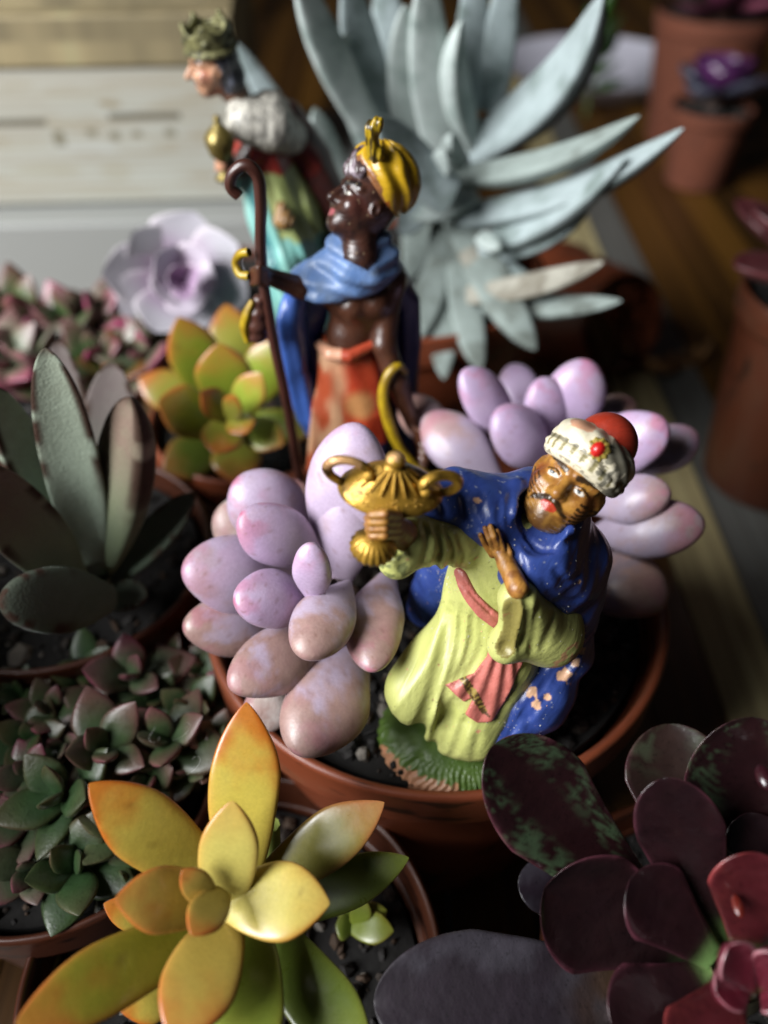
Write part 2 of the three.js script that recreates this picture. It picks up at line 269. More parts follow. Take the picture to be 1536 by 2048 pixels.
function pot(name, label, center, R, H, soilDrop, mat, grains, group) {
  const o = thing(name, label, 'flower pot', V(center.x, 0, center.z), group || 'flower pots on the table'), r0 = R * 0.74, t = Math.max(0.0012, R * 0.028), lip = Math.min(0.011, H * 0.14);
  const pf = (a) => a.map(([x, y]) => new THREE.Vector2(x, y));
  part('body', new THREE.LatheGeometry(pf([[0, 0.0], [r0 - 0.002, 0.0], [r0, 0.0016], [R - t * 1.6, H - lip - 0.001], [R - t * 1.8, H - lip], [R - t * 3.2, H - lip], [r0 - t * 2, 0.003], [0, 0.003]]), 96), mat, o);
  part('rim', new THREE.LatheGeometry(pf([[R - t * 2.4, H - lip], [R - t * 0.5, H - lip - 0.0006], [R - 0.0002, H - lip + 0.0006], [R, H - 0.0012], [R - t * 0.3, H - 0.0003], [R - t * 0.8, H], [R - t * 1.3, H - 0.0003], [R - t * 1.6, H - 0.0012], [R - t * 2.2, H - lip + 0.001], [R - t * 2.4, H - lip]]), 128), mat, o);
  const sy = H - soilDrop, sr = R - t * 3 - (R - r0) * (soilDrop / H), g = new THREE.CircleGeometry(sr, 64, 0, Math.PI * 2).rotateX(-Math.PI / 2);
  const dome = new THREE.CylinderGeometry(sr, sr * 0.985, 0.006, 64, 1); part('soil', dome, POTM.soil, o).position.y = sy - 0.003;
  if (grains) {
    const geos = [], mats = []; const base = new THREE.IcosahedronGeometry(1, 0); const q = new THREE.Quaternion(), m4 = new THREE.Matrix4();
    for (let i = 0; i < grains; i++) {
      const a = rnd() * 6.283, r = sr * Math.sqrt(rnd()) * 0.97, s = (rnd() > 0.975 ? 0.0016 : 0) + Math.pow(rnd(), 2.2) * 0.0015 + 0.00042, gg = base.clone(), tone = rnd(), k = tone > 0.95 ? C('#6a645c') : tone > 0.8 ? C('#3a2a1c') : tone > 0.5 ? C('#241c15') : C('#120e0b'), fib = rnd() > 0.93 ? 4 : 1;
      q.setFromEuler(new THREE.Euler(rnd() * 6, rnd() * 6, rnd() * 6)); m4.compose(V(Math.cos(a) * r * (fib > 1 ? 0.9 : 1), sy + s * rr(-0.2, 0.5), Math.sin(a) * r * (fib > 1 ? 0.9 : 1)), q, V(s * rr(0.7, 1.6) * (fib > 1 ? Math.min(fib, 0.004 / s) : 1), (s * rr(0.6, 1)) / (fib > 1 ? 2.5 : 1), s / (fib > 1 ? 2.5 : 1))); gg.applyMatrix4(m4); recolor(gg, () => k); geos.push(gg);
    }
    const st = part('soil_grain', mergeGeometries(geos), POTM.grain, o); st.userData.kind = 'stuff';
  }
  return o;
}
const MAIN = V(0.0121, 0.085, -0.127), MAIN_R = 0.055;
pot('flower_pot', 'wide terracotta pot that holds the kneeling figurine and plump pink succulents', MAIN, MAIN_R, 0.085, 0.006, POTM.terra, 2600);
pot('flower_pot', 'terracotta pot under the big yellow succulent at the front', V(-0.029, 0, -0.05), 0.041, 0.06, 0.008, POTM.terraDark, 500);
pot('flower_pot', 'dark terracotta pot under the purple rosette in the front corner', V(0.068, 0, -0.052), 0.036, 0.055, 0.006, POTM.terraDark, 400);
pot('flower_pot', 'terracotta pot under the cluster of small green and pink rosettes', V(-0.072, 0, -0.088), 0.036, 0.068, 0.004, POTM.terraDark, 400);
pot('flower_pot', 'terracotta pot under the fuzzy grey green leaves at the left edge', V(-0.083, 0, -0.142), 0.038, 0.08, 0.005, POTM.terraDark, 400);
pot('flower_pot', 'terracotta pot under the orange edged rosette beside the staff', V(-0.041, 0, -0.2), 0.032, 0.08, 0.005, POTM.terra, 300);
pot('flower_pot', 'terracotta pot under the lilac grey rosette before the white ledge', V(-0.062, 0, -0.272), 0.034, 0.085, 0.004, POTM.terraDark, 200);
pot('flower_pot', 'terracotta pot under the pink and green sprigs before the ledge', V(-0.128, 0, -0.24), 0.042, 0.075, 0.004, POTM.terraDark, 200);
pot('flower_pot', 'large terracotta pot behind the turbaned figurine under the long grey leaves', V(0.008, 0, -0.278), 0.052, 0.09, 0.006, POTM.terra, 300);
pot('flower_pot', 'tall orange terracotta pot cut off by the right edge', V(0.164, 0, -0.262), 0.034, 0.088, 0.006, POTM.terraDark, 200);
pot('flower_pot', 'small clay pot with one purple rosette near the top right', V(0.222, 0, -0.58), 0.0275, 0.052, 0.003, POTM.clay, 100);
pot('flower_pot', 'orange clay pot of red leaves in the top right corner', V(0.24, 0, -0.665), 0.043, 0.09, 0.005, POTM.clay, 100);
{ // a tall clay pot between window and table, outside the frame: it shades the low plants at the left
  pot('flower_pot', 'tall clay pot standing beside the window out of the picture', V(-0.2, 0, -0.055), 0.06, 0.172, 0.02, POTM.clay, 0);
}
{ // overturned pot: its pierced base faces the lens
  const o = thing('overturned_pot', 'orange plastic pot lying on its side with drain holes in its base', 'flower pot', null, 'flower pots on the table'); const at = onY(1248, 645, 0.03), R = 0.0235;
  o.position.copy(at); const axis = V(0.35, 0.35, 0.75).normalize(); o.quaternion.setFromUnitVectors(V(0, -1, 0), axis);
  const pf = (a) => a.map(([x, y]) => new THREE.Vector2(x, y)), s = new THREE.Shape(); s.absarc(0, 0, R * 0.96, 0, 6.2832); for (let k = 0; k < 5; k++) { const h = new THREE.Path(), a = k * 1.2566 + 0.4; h.absellipse(Math.cos(a) * R * 0.55, Math.sin(a) * R * 0.55, R * 0.2, R * 0.14, 0, 6.2832, true, a); s.holes.push(h); }
  part('base', new THREE.ExtrudeGeometry(s, { depth: 0.0012, bevelEnabled: false, curveSegments: 40 }).rotateX(-Math.PI / 2), POTM.terra, o);
  part('body', new THREE.LatheGeometry(pf([[R * 0.96, 0], [R, 0.0006], [R * 1.02, 0.003], [R * 1.5, 0.06], [R * 1.45, 0.06], [R * 0.97, 0.003], [R * 0.96, 0.0012]]), 72), POTM.terra, o);
  part('rim', new THREE.LatheGeometry(pf([[R * 1.47, 0.056], [R * 1.56, 0.056], [R * 1.58, 0.066], [R * 1.5, 0.066], [R * 1.47, 0.056]]), 72), POTM.terra, o);
  // dry stem coil on the boards
  const st = std({ roughness: 0.8 }), co = thing('dried_stem', 'thin dried brown stems curled on the boards beside the overturned pot', 'dried stem');
  for (let k = 0; k < 4; k++) { const pts = []; for (let i = 0; i < 9; i++) { const a = 0.2 + i * 0.33 + k * 0.15; pts.push(onY(1330 + Math.cos(a) * (95 - k * 14) - k * 8, 665 + Math.sin(a) * (75 - k * 12) + k * 6, 0.004 + k * 0.002 + 0.006 * Math.sin(i * 1.7 + k))); } part('stem', tubeGeo(pts, [0.0012, 0.0016, 0.001], 50, 8, (x, y, z) => mix3(C('#6b4a2a'), C('#a5794c'), noise(x * 400, y * 400, z * 400))), st, co); }
}
// ---------------------------------------------------------------- plants
// spec rows: [base px, base py, tip px, tip py, full width in px, foreshortening, options]
function grow(root, rows, y0, axis, o, mat) {
  for (const [bx, by, tx, ty, w, ff, extra] of rows) {
    const e = { ...o, ...(extra || {}) }, b = e.z !== undefined ? onZ(bx, by, e.z) : onY(bx, by, e.y !== undefined ? e.y : y0), t = tipOn(b, tx, ty, ff === undefined ? o.ff || 1.12 : ff);
    const mid = b.clone().lerp(t, 0.6), k = depthOf(mid) / FOCAL, d = t.clone().sub(b).normalize();
    let up = axis.clone().lerp(EYE.clone().sub(mid).normalize(), e.face === undefined ? 0.5 : e.face); up.addScaledVector(d, -up.dot(d));
    if (up.lengthSq() < 0.02) up = V(0.2, 1, 0.3);
    const pal = e.pal, r = rnd();
    const m = part('leaf', leafGeo(b, t, { ...e, up, w: w * 0.5 * k * (e.wscale || 1), color: (tt, c, s, r0, P) => pal(tt, c, s, r0, P, r) }), e.mat || mat, root);
    if (e.label) m.userData.label = e.label;
  }
}
const stemPart = (root, pts, radii, h, mat, name = 'stem') => part(name, tubeGeo(pts, radii, 24, 10, (x, y, z) => mul3(C(h), 0.75 + 0.5 * noise(x * 600, y * 600, z * 600))), mat, root);
const NZ = (P, f, o = 3) => fbm(P.x * f, P.y * f, P.z * f, o);
const stemM = std({ roughness: 0.75 });
// --- plump pink succulents
const PINK = phys({ roughness: 0.5, roughnessMap: T.rough, map: T.powder, bumpMap: T.fine, bumpScale: 0.00005, clearcoat: 0.16, clearcoatRoughness: 0.42, sheen: 0.35, sheenColor: new THREE.Color('#d9cfe6'), sheenRoughness: 0.5 });
const pinkPal = (bloom, worn) => (t, c, s, r0, P, r) => {
  const n = NZ(P, 260, 4), n2 = NZ(P, 900, 2), lil = mix3(C(bloom), C('#b9acc0'), 0.6 * n), tan = mix3(C('#93736a'), C('#a8897f'), n2);
  const sp = NZ(P, 2600, 2), nn = NZ(P, 140, 3);
  let k = sstep(0.36, 0.92, t * (0.45 + worn * 0.7) + (n - 0.5) * 1.5 * (0.35 + worn) + (nn - 0.5) * 0.8 + (worn - 0.35) * 0.35 + (sp - 0.5) * 0.35 + (s < 0 ? 0.08 : 0));
  let col = mix3(lil, tan, clamp(k * (0.35 + worn * 0.8)));
  col = mix3(col, C('#8d6a68'), 0.35 * sstep(0.55, 0.8, NZ(P, 330, 3)) * k);
  col = mix3(col, C('#b0607a'), clamp(sstep(0.6, 1, t) * (0.6 - worn * 0.3) * sstep(0.45, 0.62, NZ(P, 300, 3)) * (0.3 + 0.9 * r) + sstep(0.985, 1, t) * 0.45 * r));
  if (NZ(P, 1900, 1) > 0.86) col = mix3(col, C('#7a5648'), 0.4);
  return col;
};
{
  const o = { prof: 'pebble', tt: 0.58, tb: 0.68, n: 48, m: 44, ff: 1.12, bow: 0.03, wob: 0.09 };
  const A = thing('pink_succulent', 'plump lilac pink succulent left of the kneeling figurine with one leaf behind the golden vessel', 'succulent', null, 'plump pink succulents in the wide pot');
  const a = pinkPal('#b39fb8', 0.3), b = pinkPal('#ad9cae', 0.75), c = pinkPal('#b498ba', 0.1), d = pinkPal('#c9bfb0', 0.6);
  const y = 0.102;
  grow(A, [
    [668, 1165, 715, 846, 165, 1.06, { pal: a }], [690, 1185, 697, 935, 140, 1.06, { pal: a }],
    [625, 1100, 428, 1030, 145, 1.05, { pal: d, y: 0.094 }], [635, 1095, 470, 960, 150, 1.06, { pal: a }],
    [662, 1125, 478, 1032, 128, 1.12, { pal: c, y: 0.108 }], [615, 1155, 364, 1142, 158, 1.07, { pal: a, y: 0.101 }],
    [640, 1195, 468, 1200, 124, 1.14, { pal: c, y: 0.109 }], [610, 1240, 366, 1255, 126, 1.06, { pal: b, y: 0.094 }],
    [628, 1215, 622, 1086, 84, 1.25, { pal: c, y: 0.112 }], [700, 1160, 606, 1314, 136, 1.3, { pal: b, y: 0.111 }],
    [680, 1250, 459, 1376, 132, 1.08, { pal: b, y: 0.101 }], [735, 1275, 592, 1508, 168, 1.1, { pal: b, y: 0.098 }],
    [788, 1128, 742, 1342, 122, 1.32, { pal: b, y: 0.106, sway: -0.05 }], [620, 1395, 488, 1424, 96, 1.05, { pal: d, y: 0.09 }],
    [640, 1130, 560, 960, 110, -1.05, { pal: d, y: 0.096 }],
  ], y, V(-0.25, 0.8, 0.45).normalize(), o, PINK);
  stemPart(A, [onY(690, 1200, 0.078), onY(675, 1190, 0.1), onY(660, 1185, 0.106)], [0.004, 0.004, 0.003], '#8b7a62', stemM);
  const B = thing('pink_succulent', 'plump mauve succulent in shade behind the white turbaned head on the right', 'succulent', null, 'plump pink succulents in the wide pot');
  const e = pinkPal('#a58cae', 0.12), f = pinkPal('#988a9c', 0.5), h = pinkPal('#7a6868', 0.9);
  grow(B, [
    [1040, 900, 926, 740, 100, 1.1, { pal: e }], [1060, 860, 1026, 728, 84, -1.1, { pal: e }], [1110, 890, 1176, 720, 120, 1.08, { pal: e }],
    [1105, 900, 1082, 756, 100, 1.14, { pal: e }], [1105, 945, 992, 822, 116, 1.16, { pal: e }], [1170, 950, 1332, 842, 122, 1.1, { pal: e }],
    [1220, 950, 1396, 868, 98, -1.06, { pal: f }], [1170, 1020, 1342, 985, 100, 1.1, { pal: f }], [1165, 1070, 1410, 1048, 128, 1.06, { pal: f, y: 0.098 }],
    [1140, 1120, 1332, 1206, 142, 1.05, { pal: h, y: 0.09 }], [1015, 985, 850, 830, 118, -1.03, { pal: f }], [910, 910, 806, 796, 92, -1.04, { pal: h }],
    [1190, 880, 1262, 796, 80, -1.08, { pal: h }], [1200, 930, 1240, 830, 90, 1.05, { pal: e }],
  ], 0.104, V(0.2, 0.85, 0.25).normalize(), o, PINK);
  stemPart(B, [onY(1110, 1020, 0.078), onY(1115, 990, 0.1), onY(1120, 960, 0.107)], [0.004, 0.004, 0.003], '#6b5a4c', stemM);
}
// --- big yellow succulent, front left
const WAX = phys({ roughness: 0.4, roughnessMap: T.rough, map: T.powder, bumpMap: T.mid, bumpScale: 0.00003, clearcoat: 0.22, clearcoatRoughness: 0.32 });
const yellowPal = (inner, edge, tipk) => (t, c, s, r0, P) => {
  const n = NZ(P, 300, 3), e = Math.pow(Math.abs(c), 7);
  let k = clamp(e * (0.25 + 0.6 * t) + sstep(0.52, 1.0, t + (n - 0.5) * 0.5) * tipk + (s < 0 ? 0.12 : 0));
  let col = mix3(mul3(C(inner), 0.92 + 0.16 * n), C(edge), k); if (NZ(P, 2300, 1) > 0.9) col = mix3(col, C('#5c4416'), 0.35); return col;
};
{
  const A = thing('yellow_succulent', 'glossy yellow succulent with orange edged pointed leaves at the bottom left', 'succulent');
  const y1 = yellowPal('#bcaa4a', '#b0611d', 0.9), y2 = yellowPal('#bdb05c', '#b57226', 0.4), o1 = yellowPal('#b19a48', '#ae622a', 0.8), g1 = yellowPal('#8a8a2c', '#a8602a', 0.7), g2 = yellowPal('#75832f', '#8f8435', 0.4), g3 = yellowPal('#5f7028', '#7d8038', 0.3), br = yellowPal('#7e7a34', '#9a6238', 0.8);
  const o = { prof: 'sedum', tt: 0.28, tb: 0.55, cup: 0.14, n: 34, m: 28, ff: 1.08, bow: 0.02, curl: -0.03, face: 0.6 };
  grow(A, [
    [486, 1760, 492, 1408, 142, 1.06, { pal: y1 }], [420, 1750, 180, 1570, 142, 1.07, { pal: y1 }], [452, 1815, 464, 1606, 124, 1.22, { pal: y2, y: 0.1 }],
    [432, 1800, 233, 1798, 128, 1.12, { pal: o1, y: 0.101 }], [455, 1800, 658, 1806, 152, 1.06, { pal: y2, y: 0.101, roll: -0.25 }], [420, 1850, 34, 2046, 142, 1.05, { pal: g1 }],
    [455, 1835, 350, 2085, 160, 1.15, { pal: o1, y: 0.099 }], [500, 1850, 490, 2170, 156, 1.05, { pal: g2 }], [520, 1850, 742, 2130, 138, 1.04, { pal: g3, y: 0.086 }],
    [520, 1775, 766, 1606, 112, 1.05, { pal: br, y: 0.09 }], [540, 1835, 816, 1716, 96, 1.03, { pal: g3, y: 0.082 }], [425, 1805, 366, 1740, 62, 1.3, { pal: o1, y: 0.105 }],
    [447, 1782, 384, 1868, 80, 1.4, { pal: o1, y: 0.106 }], [330, 1850, 208, 1808, 66, 1.04, { pal: y1, y: 0.086 }], [380, 1960, 240, 2020, 96, 1.04, { pal: y1, y: 0.084 }],
    [470, 1960, 415, 2140, 110, 1.04, { pal: g2, y: 0.08 }],
  ], 0.094, V(-0.05, 0.9, 0.35).normalize(), o, WAX);
  stemPart(A, [onY(500, 1830, 0.052), onY(470, 1820, 0.08), onY(450, 1805, 0.1)], [0.0045, 0.004, 0.0026], '#75722e', stemM);
  stemPart(A, [onY(560, 1790, 0.054), onY(535, 1740, 0.075), onY(530, 1650, 0.084)], [0.003, 0.003, 0.0028], '#6f7a34', stemM);
  // young bud low in the same pot
  const B = thing('succulent_offset', 'small yellow green offset budding on the soil beside the yellow succulent', 'succulent');
  grow(B, [[710, 1850, 772, 1820, 60, 1.05, { pal: g2 }], [700, 1850, 786, 1862, 62, 1.1, { pal: g2 }], [700, 1845, 690, 1790, 50, 1.1, { pal: g3 }], [705, 1855, 672, 1850, 52, 1.1, { pal: g3 }], [712, 1855, 730, 1800, 46, 1.3, { pal: g2 }]], 0.056, V(0, 1, 0.2), { ...o, n: 16, m: 14 }, WAX);
}
// --- dark purple rosette, front right
const DULL = phys({ roughness: 0.55, map: T.mottle, bumpMap: T.mid, bumpScale: 0.0001, sheen: 0.2, sheenColor: new THREE.Color('#8a8694'), sheenRoughness: 0.5 });
const DARK = phys({ roughness: 0.27, roughnessMap: T.rough, map: T.mottle, bumpMap: T.mid, bumpScale: 0.0001, clearcoat: 0.4, clearcoatRoughness: 0.3 });
{
  const A = thing('dark_succulent', 'dark burgundy spoon leaved succulent with red and green heart in the right corner', 'succulent');
  const dk = (body, mott, k, heart, rim) => (t, c, s, r0, P) => {
    const n = NZ(P, 420, 4), n2 = NZ(P, 1500, 2); let col = mix3(C(body), C('#22100f'), 0.5 * n);
    const n3 = NZ(P, 3600, 2); col = mix3(col, C(mott), k * sstep(0.47, 0.6, n * 0.45 + n2 * 0.25 + n3 * 0.3) * sstep(0.25, 0.6, Math.abs(c)) * sstep(0.1, 0.4, t));
    col = mix3(col, C('#56703f'), heart * sstep(0.2, 0.02, t)); return mix3(col, C(rim || '#6e3a48'), Math.pow(Math.abs(c), 26) * 0.7 * clamp(2 * NZ(P, 500, 2) - 0.5));
  };
  const m1 = dk('#1a0a0d', '#33412e', 0.95, 0), b1 = dk('#10070a', '#160d0e', 0.4, 0.2), b2 = dk('#14080c', '#220f14', 0.4, 1), red = dk('#401318', '#52201f', 0.4, 1, '#b04848'), gr = dk('#2c201c', '#424a38', 0.6, 0), cupc = dk('#5c1a28', '#7c3a46', 0.5, 0.4, '#e0a8b0'), big = (t, c, s, r0, P) => mix3(mix3(C('#4a3523'), C('#241c24'), sstep(0.1, 0.42, t + 0.1 * (NZ(P, 300) - 0.5))), C('#45424a'), 0.55 * sstep(0.5, 0.68, NZ(P, 160, 5)));
  const o = { prof: 'spoon', tt: 0.16, tb: 0.16, tthick: 0.0016, cup: 0.27, n: 30, m: 28, ff: 1.06, bow: -0.03, curl: 0.05, face: 0.55, ruffle: 0.08 };
  grow(A, [
    [1320, 1850, 975, 1490, 225, 1.05, { pal: m1, y: 0.092, cup: 0.2, n: 70, m: 64, label: 'dark leaf mottled with green' }], [1400, 1900, 1085, 1770, 250, 1.06, { pal: b1, y: 0.093, cup: 0.42, roll: -0.5 }], [1425, 1915, 1258, 1752, 165, 1.1, { pal: b2, y: 0.099 }],
    [1430, 1890, 1325, 1548, 180, 1.1, { pal: b2, y: 0.096, cup: 0.22, roll: -0.25 }], [1400, 1800, 1335, 1452, 205, -1.03, { pal: gr, y: 0.085 }], [1480, 1840, 1500, 1424, 250, 1.08, { pal: m1, y: 0.09, n: 70, m: 64 }],
    [1490, 1910, 1512, 1698, 165, 1.16, { pal: red, y: 0.102, label: 'red leaf with a small spot' }], [1430, 1945, 1225, 2066, 180, 1.05, { pal: b2, y: 0.096 }], [1470, 1960, 1380, 2140, 170, 1.12, { pal: red, y: 0.1, roll: 0.3 }],
    [1530, 1800, 1495, 1622, 120, 1.06, { pal: b2, y: 0.098 }], [1300, 1975, 740, 2008, 240, 1.03, { pal: big, y: 0.075, prof: 'spoon', tthick: 0.003, cup: 0.34, ruffle: 0.2, n: 50, m: 40, bow: 0.04, mat: DULL, label: 'broad grey purple leaf with a brown stalk' }], [1200, 1790, 1034, 1765, 105, 1.03, { pal: big, y: 0.07 }],
    [1500, 1985, 1452, 1885, 95, 1.8, { pal: cupc, y: 0.104, cup: 0.5 }], [1520, 1975, 1570, 1900, 95, 1.7, { pal: cupc, y: 0.104, cup: 0.5 }], [1500, 1960, 1428, 1990, 90, 1.5, { pal: cupc, y: 0.104, cup: 0.5 }], [1530, 1980, 1580, 2010, 95, 1.6, { pal: cupc, y: 0.104, cup: 0.5 }],
    [1560, 1920, 1700, 1800, 180, 1.1, { pal: b2, y: 0.097 }], [1560, 1980, 1720, 2080, 180, 1.1, { pal: b2, y: 0.097 }],
  ], 0.096, V(0.05, 0.95, 0.2).normalize(), o, DARK);
  stemPart(A, [onY(1470, 1980, 0.05), onY(1470, 1950, 0.08), onY(1480, 1945, 0.1)], [0.005, 0.005, 0.004], '#6d6a44', stemM);
  // a drop like bump and a reddish bump on two leaves
  const bump = new THREE.SphereGeometry(1, 20, 14); recolor(bump, () => C('#2a0d14'));
  const q1 = part('bump', bump, DARK, A); q1.position.copy(onY(1530, 1555, 0.117)); q1.scale.set(0.0014, 0.0012, 0.0022);
  const b2g = new THREE.SphereGeometry(1, 20, 14); recolor(b2g, () => C('#5c1c14')); const q2 = part('bump', b2g, DARK, A); q2.position.copy(onY(1476, 1812, 0.1115)); q2.scale.set(0.0008, 0.0005, 0.0016);
}
// --- fuzzy grey green plant at the left edge
const FUZZ = phys({ roughness: 0.85, map: T.powder, bumpMap: T.fine, bumpScale: 0.00018, sheen: 0.9, sheenColor: new THREE.Color('#c9d2cc'), sheenRoughness: 0.35 });
{
  const A = thing('fuzzy_succulent', 'fuzzy grey green succulent with brown toothed leaf edges at the left edge', 'succulent');
  const kp = (body, brown, amt) => (t, c, s, r0, P) => {
    const n = NZ(P, 500, 3), g = mix3(C(body), C('#6f7f6c'), 0.5 * n), e = sstep(0.6, 0.86, Math.abs(c));
    let col = mix3(g, C(brown), clamp(amt * sstep(0.15, 0.95, t) * (0.7 + 0.6 * n)));
    const teeth = sstep(0.4, 0.52, noise(t * 19 + r0, c > 0 ? 2 : 8, 0)) * sstep(0.3, 0.55, t) * e; return mix3(col, C('#38200f'), clamp(teeth + sstep(0.95, 1, t) * 0.85));
  };
  const g1 = kp('#a3b39f', '#8b8070', 0.25), b1 = kp('#7d8a68', '#7a6658', 1), b2 = kp('#76766c', '#6a5f5c', 1), d1 = kp('#4f5f4c', '#45443c', 0.6);
  const o = { prof: 'kal', tt: 0.34, tb: 0.75, cup: 0.34, n: 44, m: 36, ff: 1.08, bow: -0.02, curl: 0.03, face: 0.35, wob: 0.04 };
  grow(A, [
    [190, 1150, 92, 690, 116, 1.06, { pal: g1 }], [205, 1135, 270, 792, 132, 1.1, { pal: b1, tt: 0.5, tb: 1.0, cup: 0.15, roll: -0.3 }], [215, 1100, 226, 728, 118, -1.04, { pal: b2 }], [150, 1110, -25, 770, 100, 1.08, { pal: g1, roll: 0.5 }],
    [160, 1170, -70, 930, 140, 1.12, { pal: b1, y: 0.094 }], [225, 1195, -4, 1205, 136, 1.2, { pal: d1, y: 0.093, roll: -0.5, tt: 0.5, tb: 0.9, cup: 0.12 }], [215, 1165, 392, 990, 78, 1.02, { pal: d1, y: 0.086 }], [200, 1195, 296, 1190, 66, 1.05, { pal: d1, y: 0.088 }],
    [170, 1100, 118, 685, 90, -1.05, { pal: b2 }], [150, 1120, 40, 880, 90, -1.05, { pal: d1 }],
  ], 0.091, V(0, 0.95, 0.1).normalize(), o, FUZZ);
  stemPart(A, [onY(190, 1190, 0.074), onY(190, 1165, 0.088), onY(190, 1150, 0.094)], [0.004, 0.004, 0.003], '#66664a', stemM);
}
// --- orange edged green rosette behind the staff
{
  const A = thing('orange_edged_succulent', 'yellow green rosette with orange leaf tips left of the staff', 'succulent');
  const a = yellowPal('#87982e', '#b0642a', 0.62), b = yellowPal('#94a43a', '#b86e34', 0.75), d = yellowPal('#4c5a1e', '#7c4a1e', 0.7), o1 = yellowPal('#8a8a34', '#b0622a', 0.85);
  const o = { prof: 'sedum', tt: 0.24, tb: 0.42, cup: 0.08, n: 24, m: 20, ff: 1.1, face: 0.5 };
  grow(A, [
    [432, 805, 356, 634, 104, 1.06, { pal: a }], [462, 830, 438, 686, 116, 1.12, { pal: a, y: 0.094 }], [480, 770, 452, 608, 92, -1.03, { pal: o1 }], [500, 800, 562, 680, 98, 1.05, { pal: a }],
    [440, 850, 316, 800, 108, 1.08, { pal: b }], [410, 810, 276, 758, 86, -1.02, { pal: o1, y: 0.084 }], [462, 835, 402, 782, 62, 1.3, { pal: o1, y: 0.098 }], [470, 835, 522, 746, 72, 1.2, { pal: b, y: 0.098 }],
    [470, 825, 492, 868, 60, 1.6, { pal: o1, y: 0.1 }], [462, 835, 430, 908, 82, 1.35, { pal: o1, y: 0.096 }], [478, 845, 566, 890, 74, 1.15, { pal: b, y: 0.094 }], [470, 870, 476, 965, 100, 1.12, { pal: o1, y: 0.086 }],
    [440, 890, 326, 938, 92, 1.03, { pal: d, y: 0.082 }], [500, 840, 632, 862, 70, 1.03, { pal: a, y: 0.086 }], [470, 890, 380, 960, 80, -1.02, { pal: d, y: 0.08 }], [460, 840, 470, 790, 44, 1.8, { pal: o1, y: 0.1 }],
  ], 0.09, V(0, 0.9, 0.4).normalize(), o, WAX);
  stemPart(A, [onY(470, 870, 0.074), onY(465, 850, 0.086), onY(462, 835, 0.095)], [0.003, 0.003, 0.002], '#6c6a30', stemM);
}
// --- lilac grey rosette before the ledge
const PETAL = phys({ roughness: 0.62, map: T.powder, bumpMap: T.fine, bumpScale: 0.0001, sheen: 0.4, sheenColor: new THREE.Color('#e2dcec'), sheenRoughness: 0.5 });
{
  const A = thing('lilac_rosette', 'pale lilac grey rosette with a pink heart before the white ledge', 'succulent');
  const pal = (h) => (t, c, s, r0, P) => mix3(mix3(C('#8f7290'), C(h), sstep(0.05, 0.75, t)), C('#e3dade'), Math.pow(Math.abs(c), 8) * 0.6);
  const o = { prof: 'petal', tt: 0.1, tb: 0.22, cup: 0.2, n: 20, m: 18, ff: 1.06, face: 0.5, curl: 0.08 }, g = pal('#a5a2aa'), p = pal('#b5abb8'), q = pal('#a388a4');
  grow(A, [
    [340, 560, 200, 552, 130, 1.04, { pal: g, y: 0.094 }], [345, 550, 262, 462, 130, 1.04, { pal: g, y: 0.094 }], [360, 540, 392, 422, 150, 1.04, { pal: g, y: 0.096 }], [385, 550, 480, 490, 130, 1.05, { pal: g }], [385, 570, 498, 600, 130, 1.06, { pal: g }],
    [365, 580, 400, 668, 120, 1.1, { pal: g }], [350, 580, 310, 668, 120, 1.1, { pal: g }], [340, 570, 240, 630, 130, 1.05, { pal: g, y: 0.094 }], [360, 555, 305, 510, 90, 1.3, { pal: p, y: 0.102 }], [375, 555, 415, 500, 96, 1.3, { pal: p, y: 0.102 }],
    [375, 570, 436, 570, 90, 1.35, { pal: p, y: 0.102 }], [365, 575, 385, 632, 90, 1.4, { pal: p, y: 0.102 }], [355, 570, 316, 600, 84, 1.4, { pal: p, y: 0.102 }], [365, 562, 350, 525, 56, 1.8, { pal: q, y: 0.106 }], [370, 565, 402, 545, 56, 1.8, { pal: q, y: 0.106 }], [368, 568, 372, 605, 56, 1.9, { pal: q, y: 0.106 }], [364, 566, 338, 575, 50, 1.9, { pal: q, y: 0.106 }],
  ], 0.099, V(0.02, 0.85, 0.55).normalize(), o, PETAL);
  stemPart(A, [onY(365, 580, 0.078), onY(365, 572, 0.092), onY(366, 566, 0.102)], [0.004, 0.004, 0.003], '#8b8a70', stemM);
}
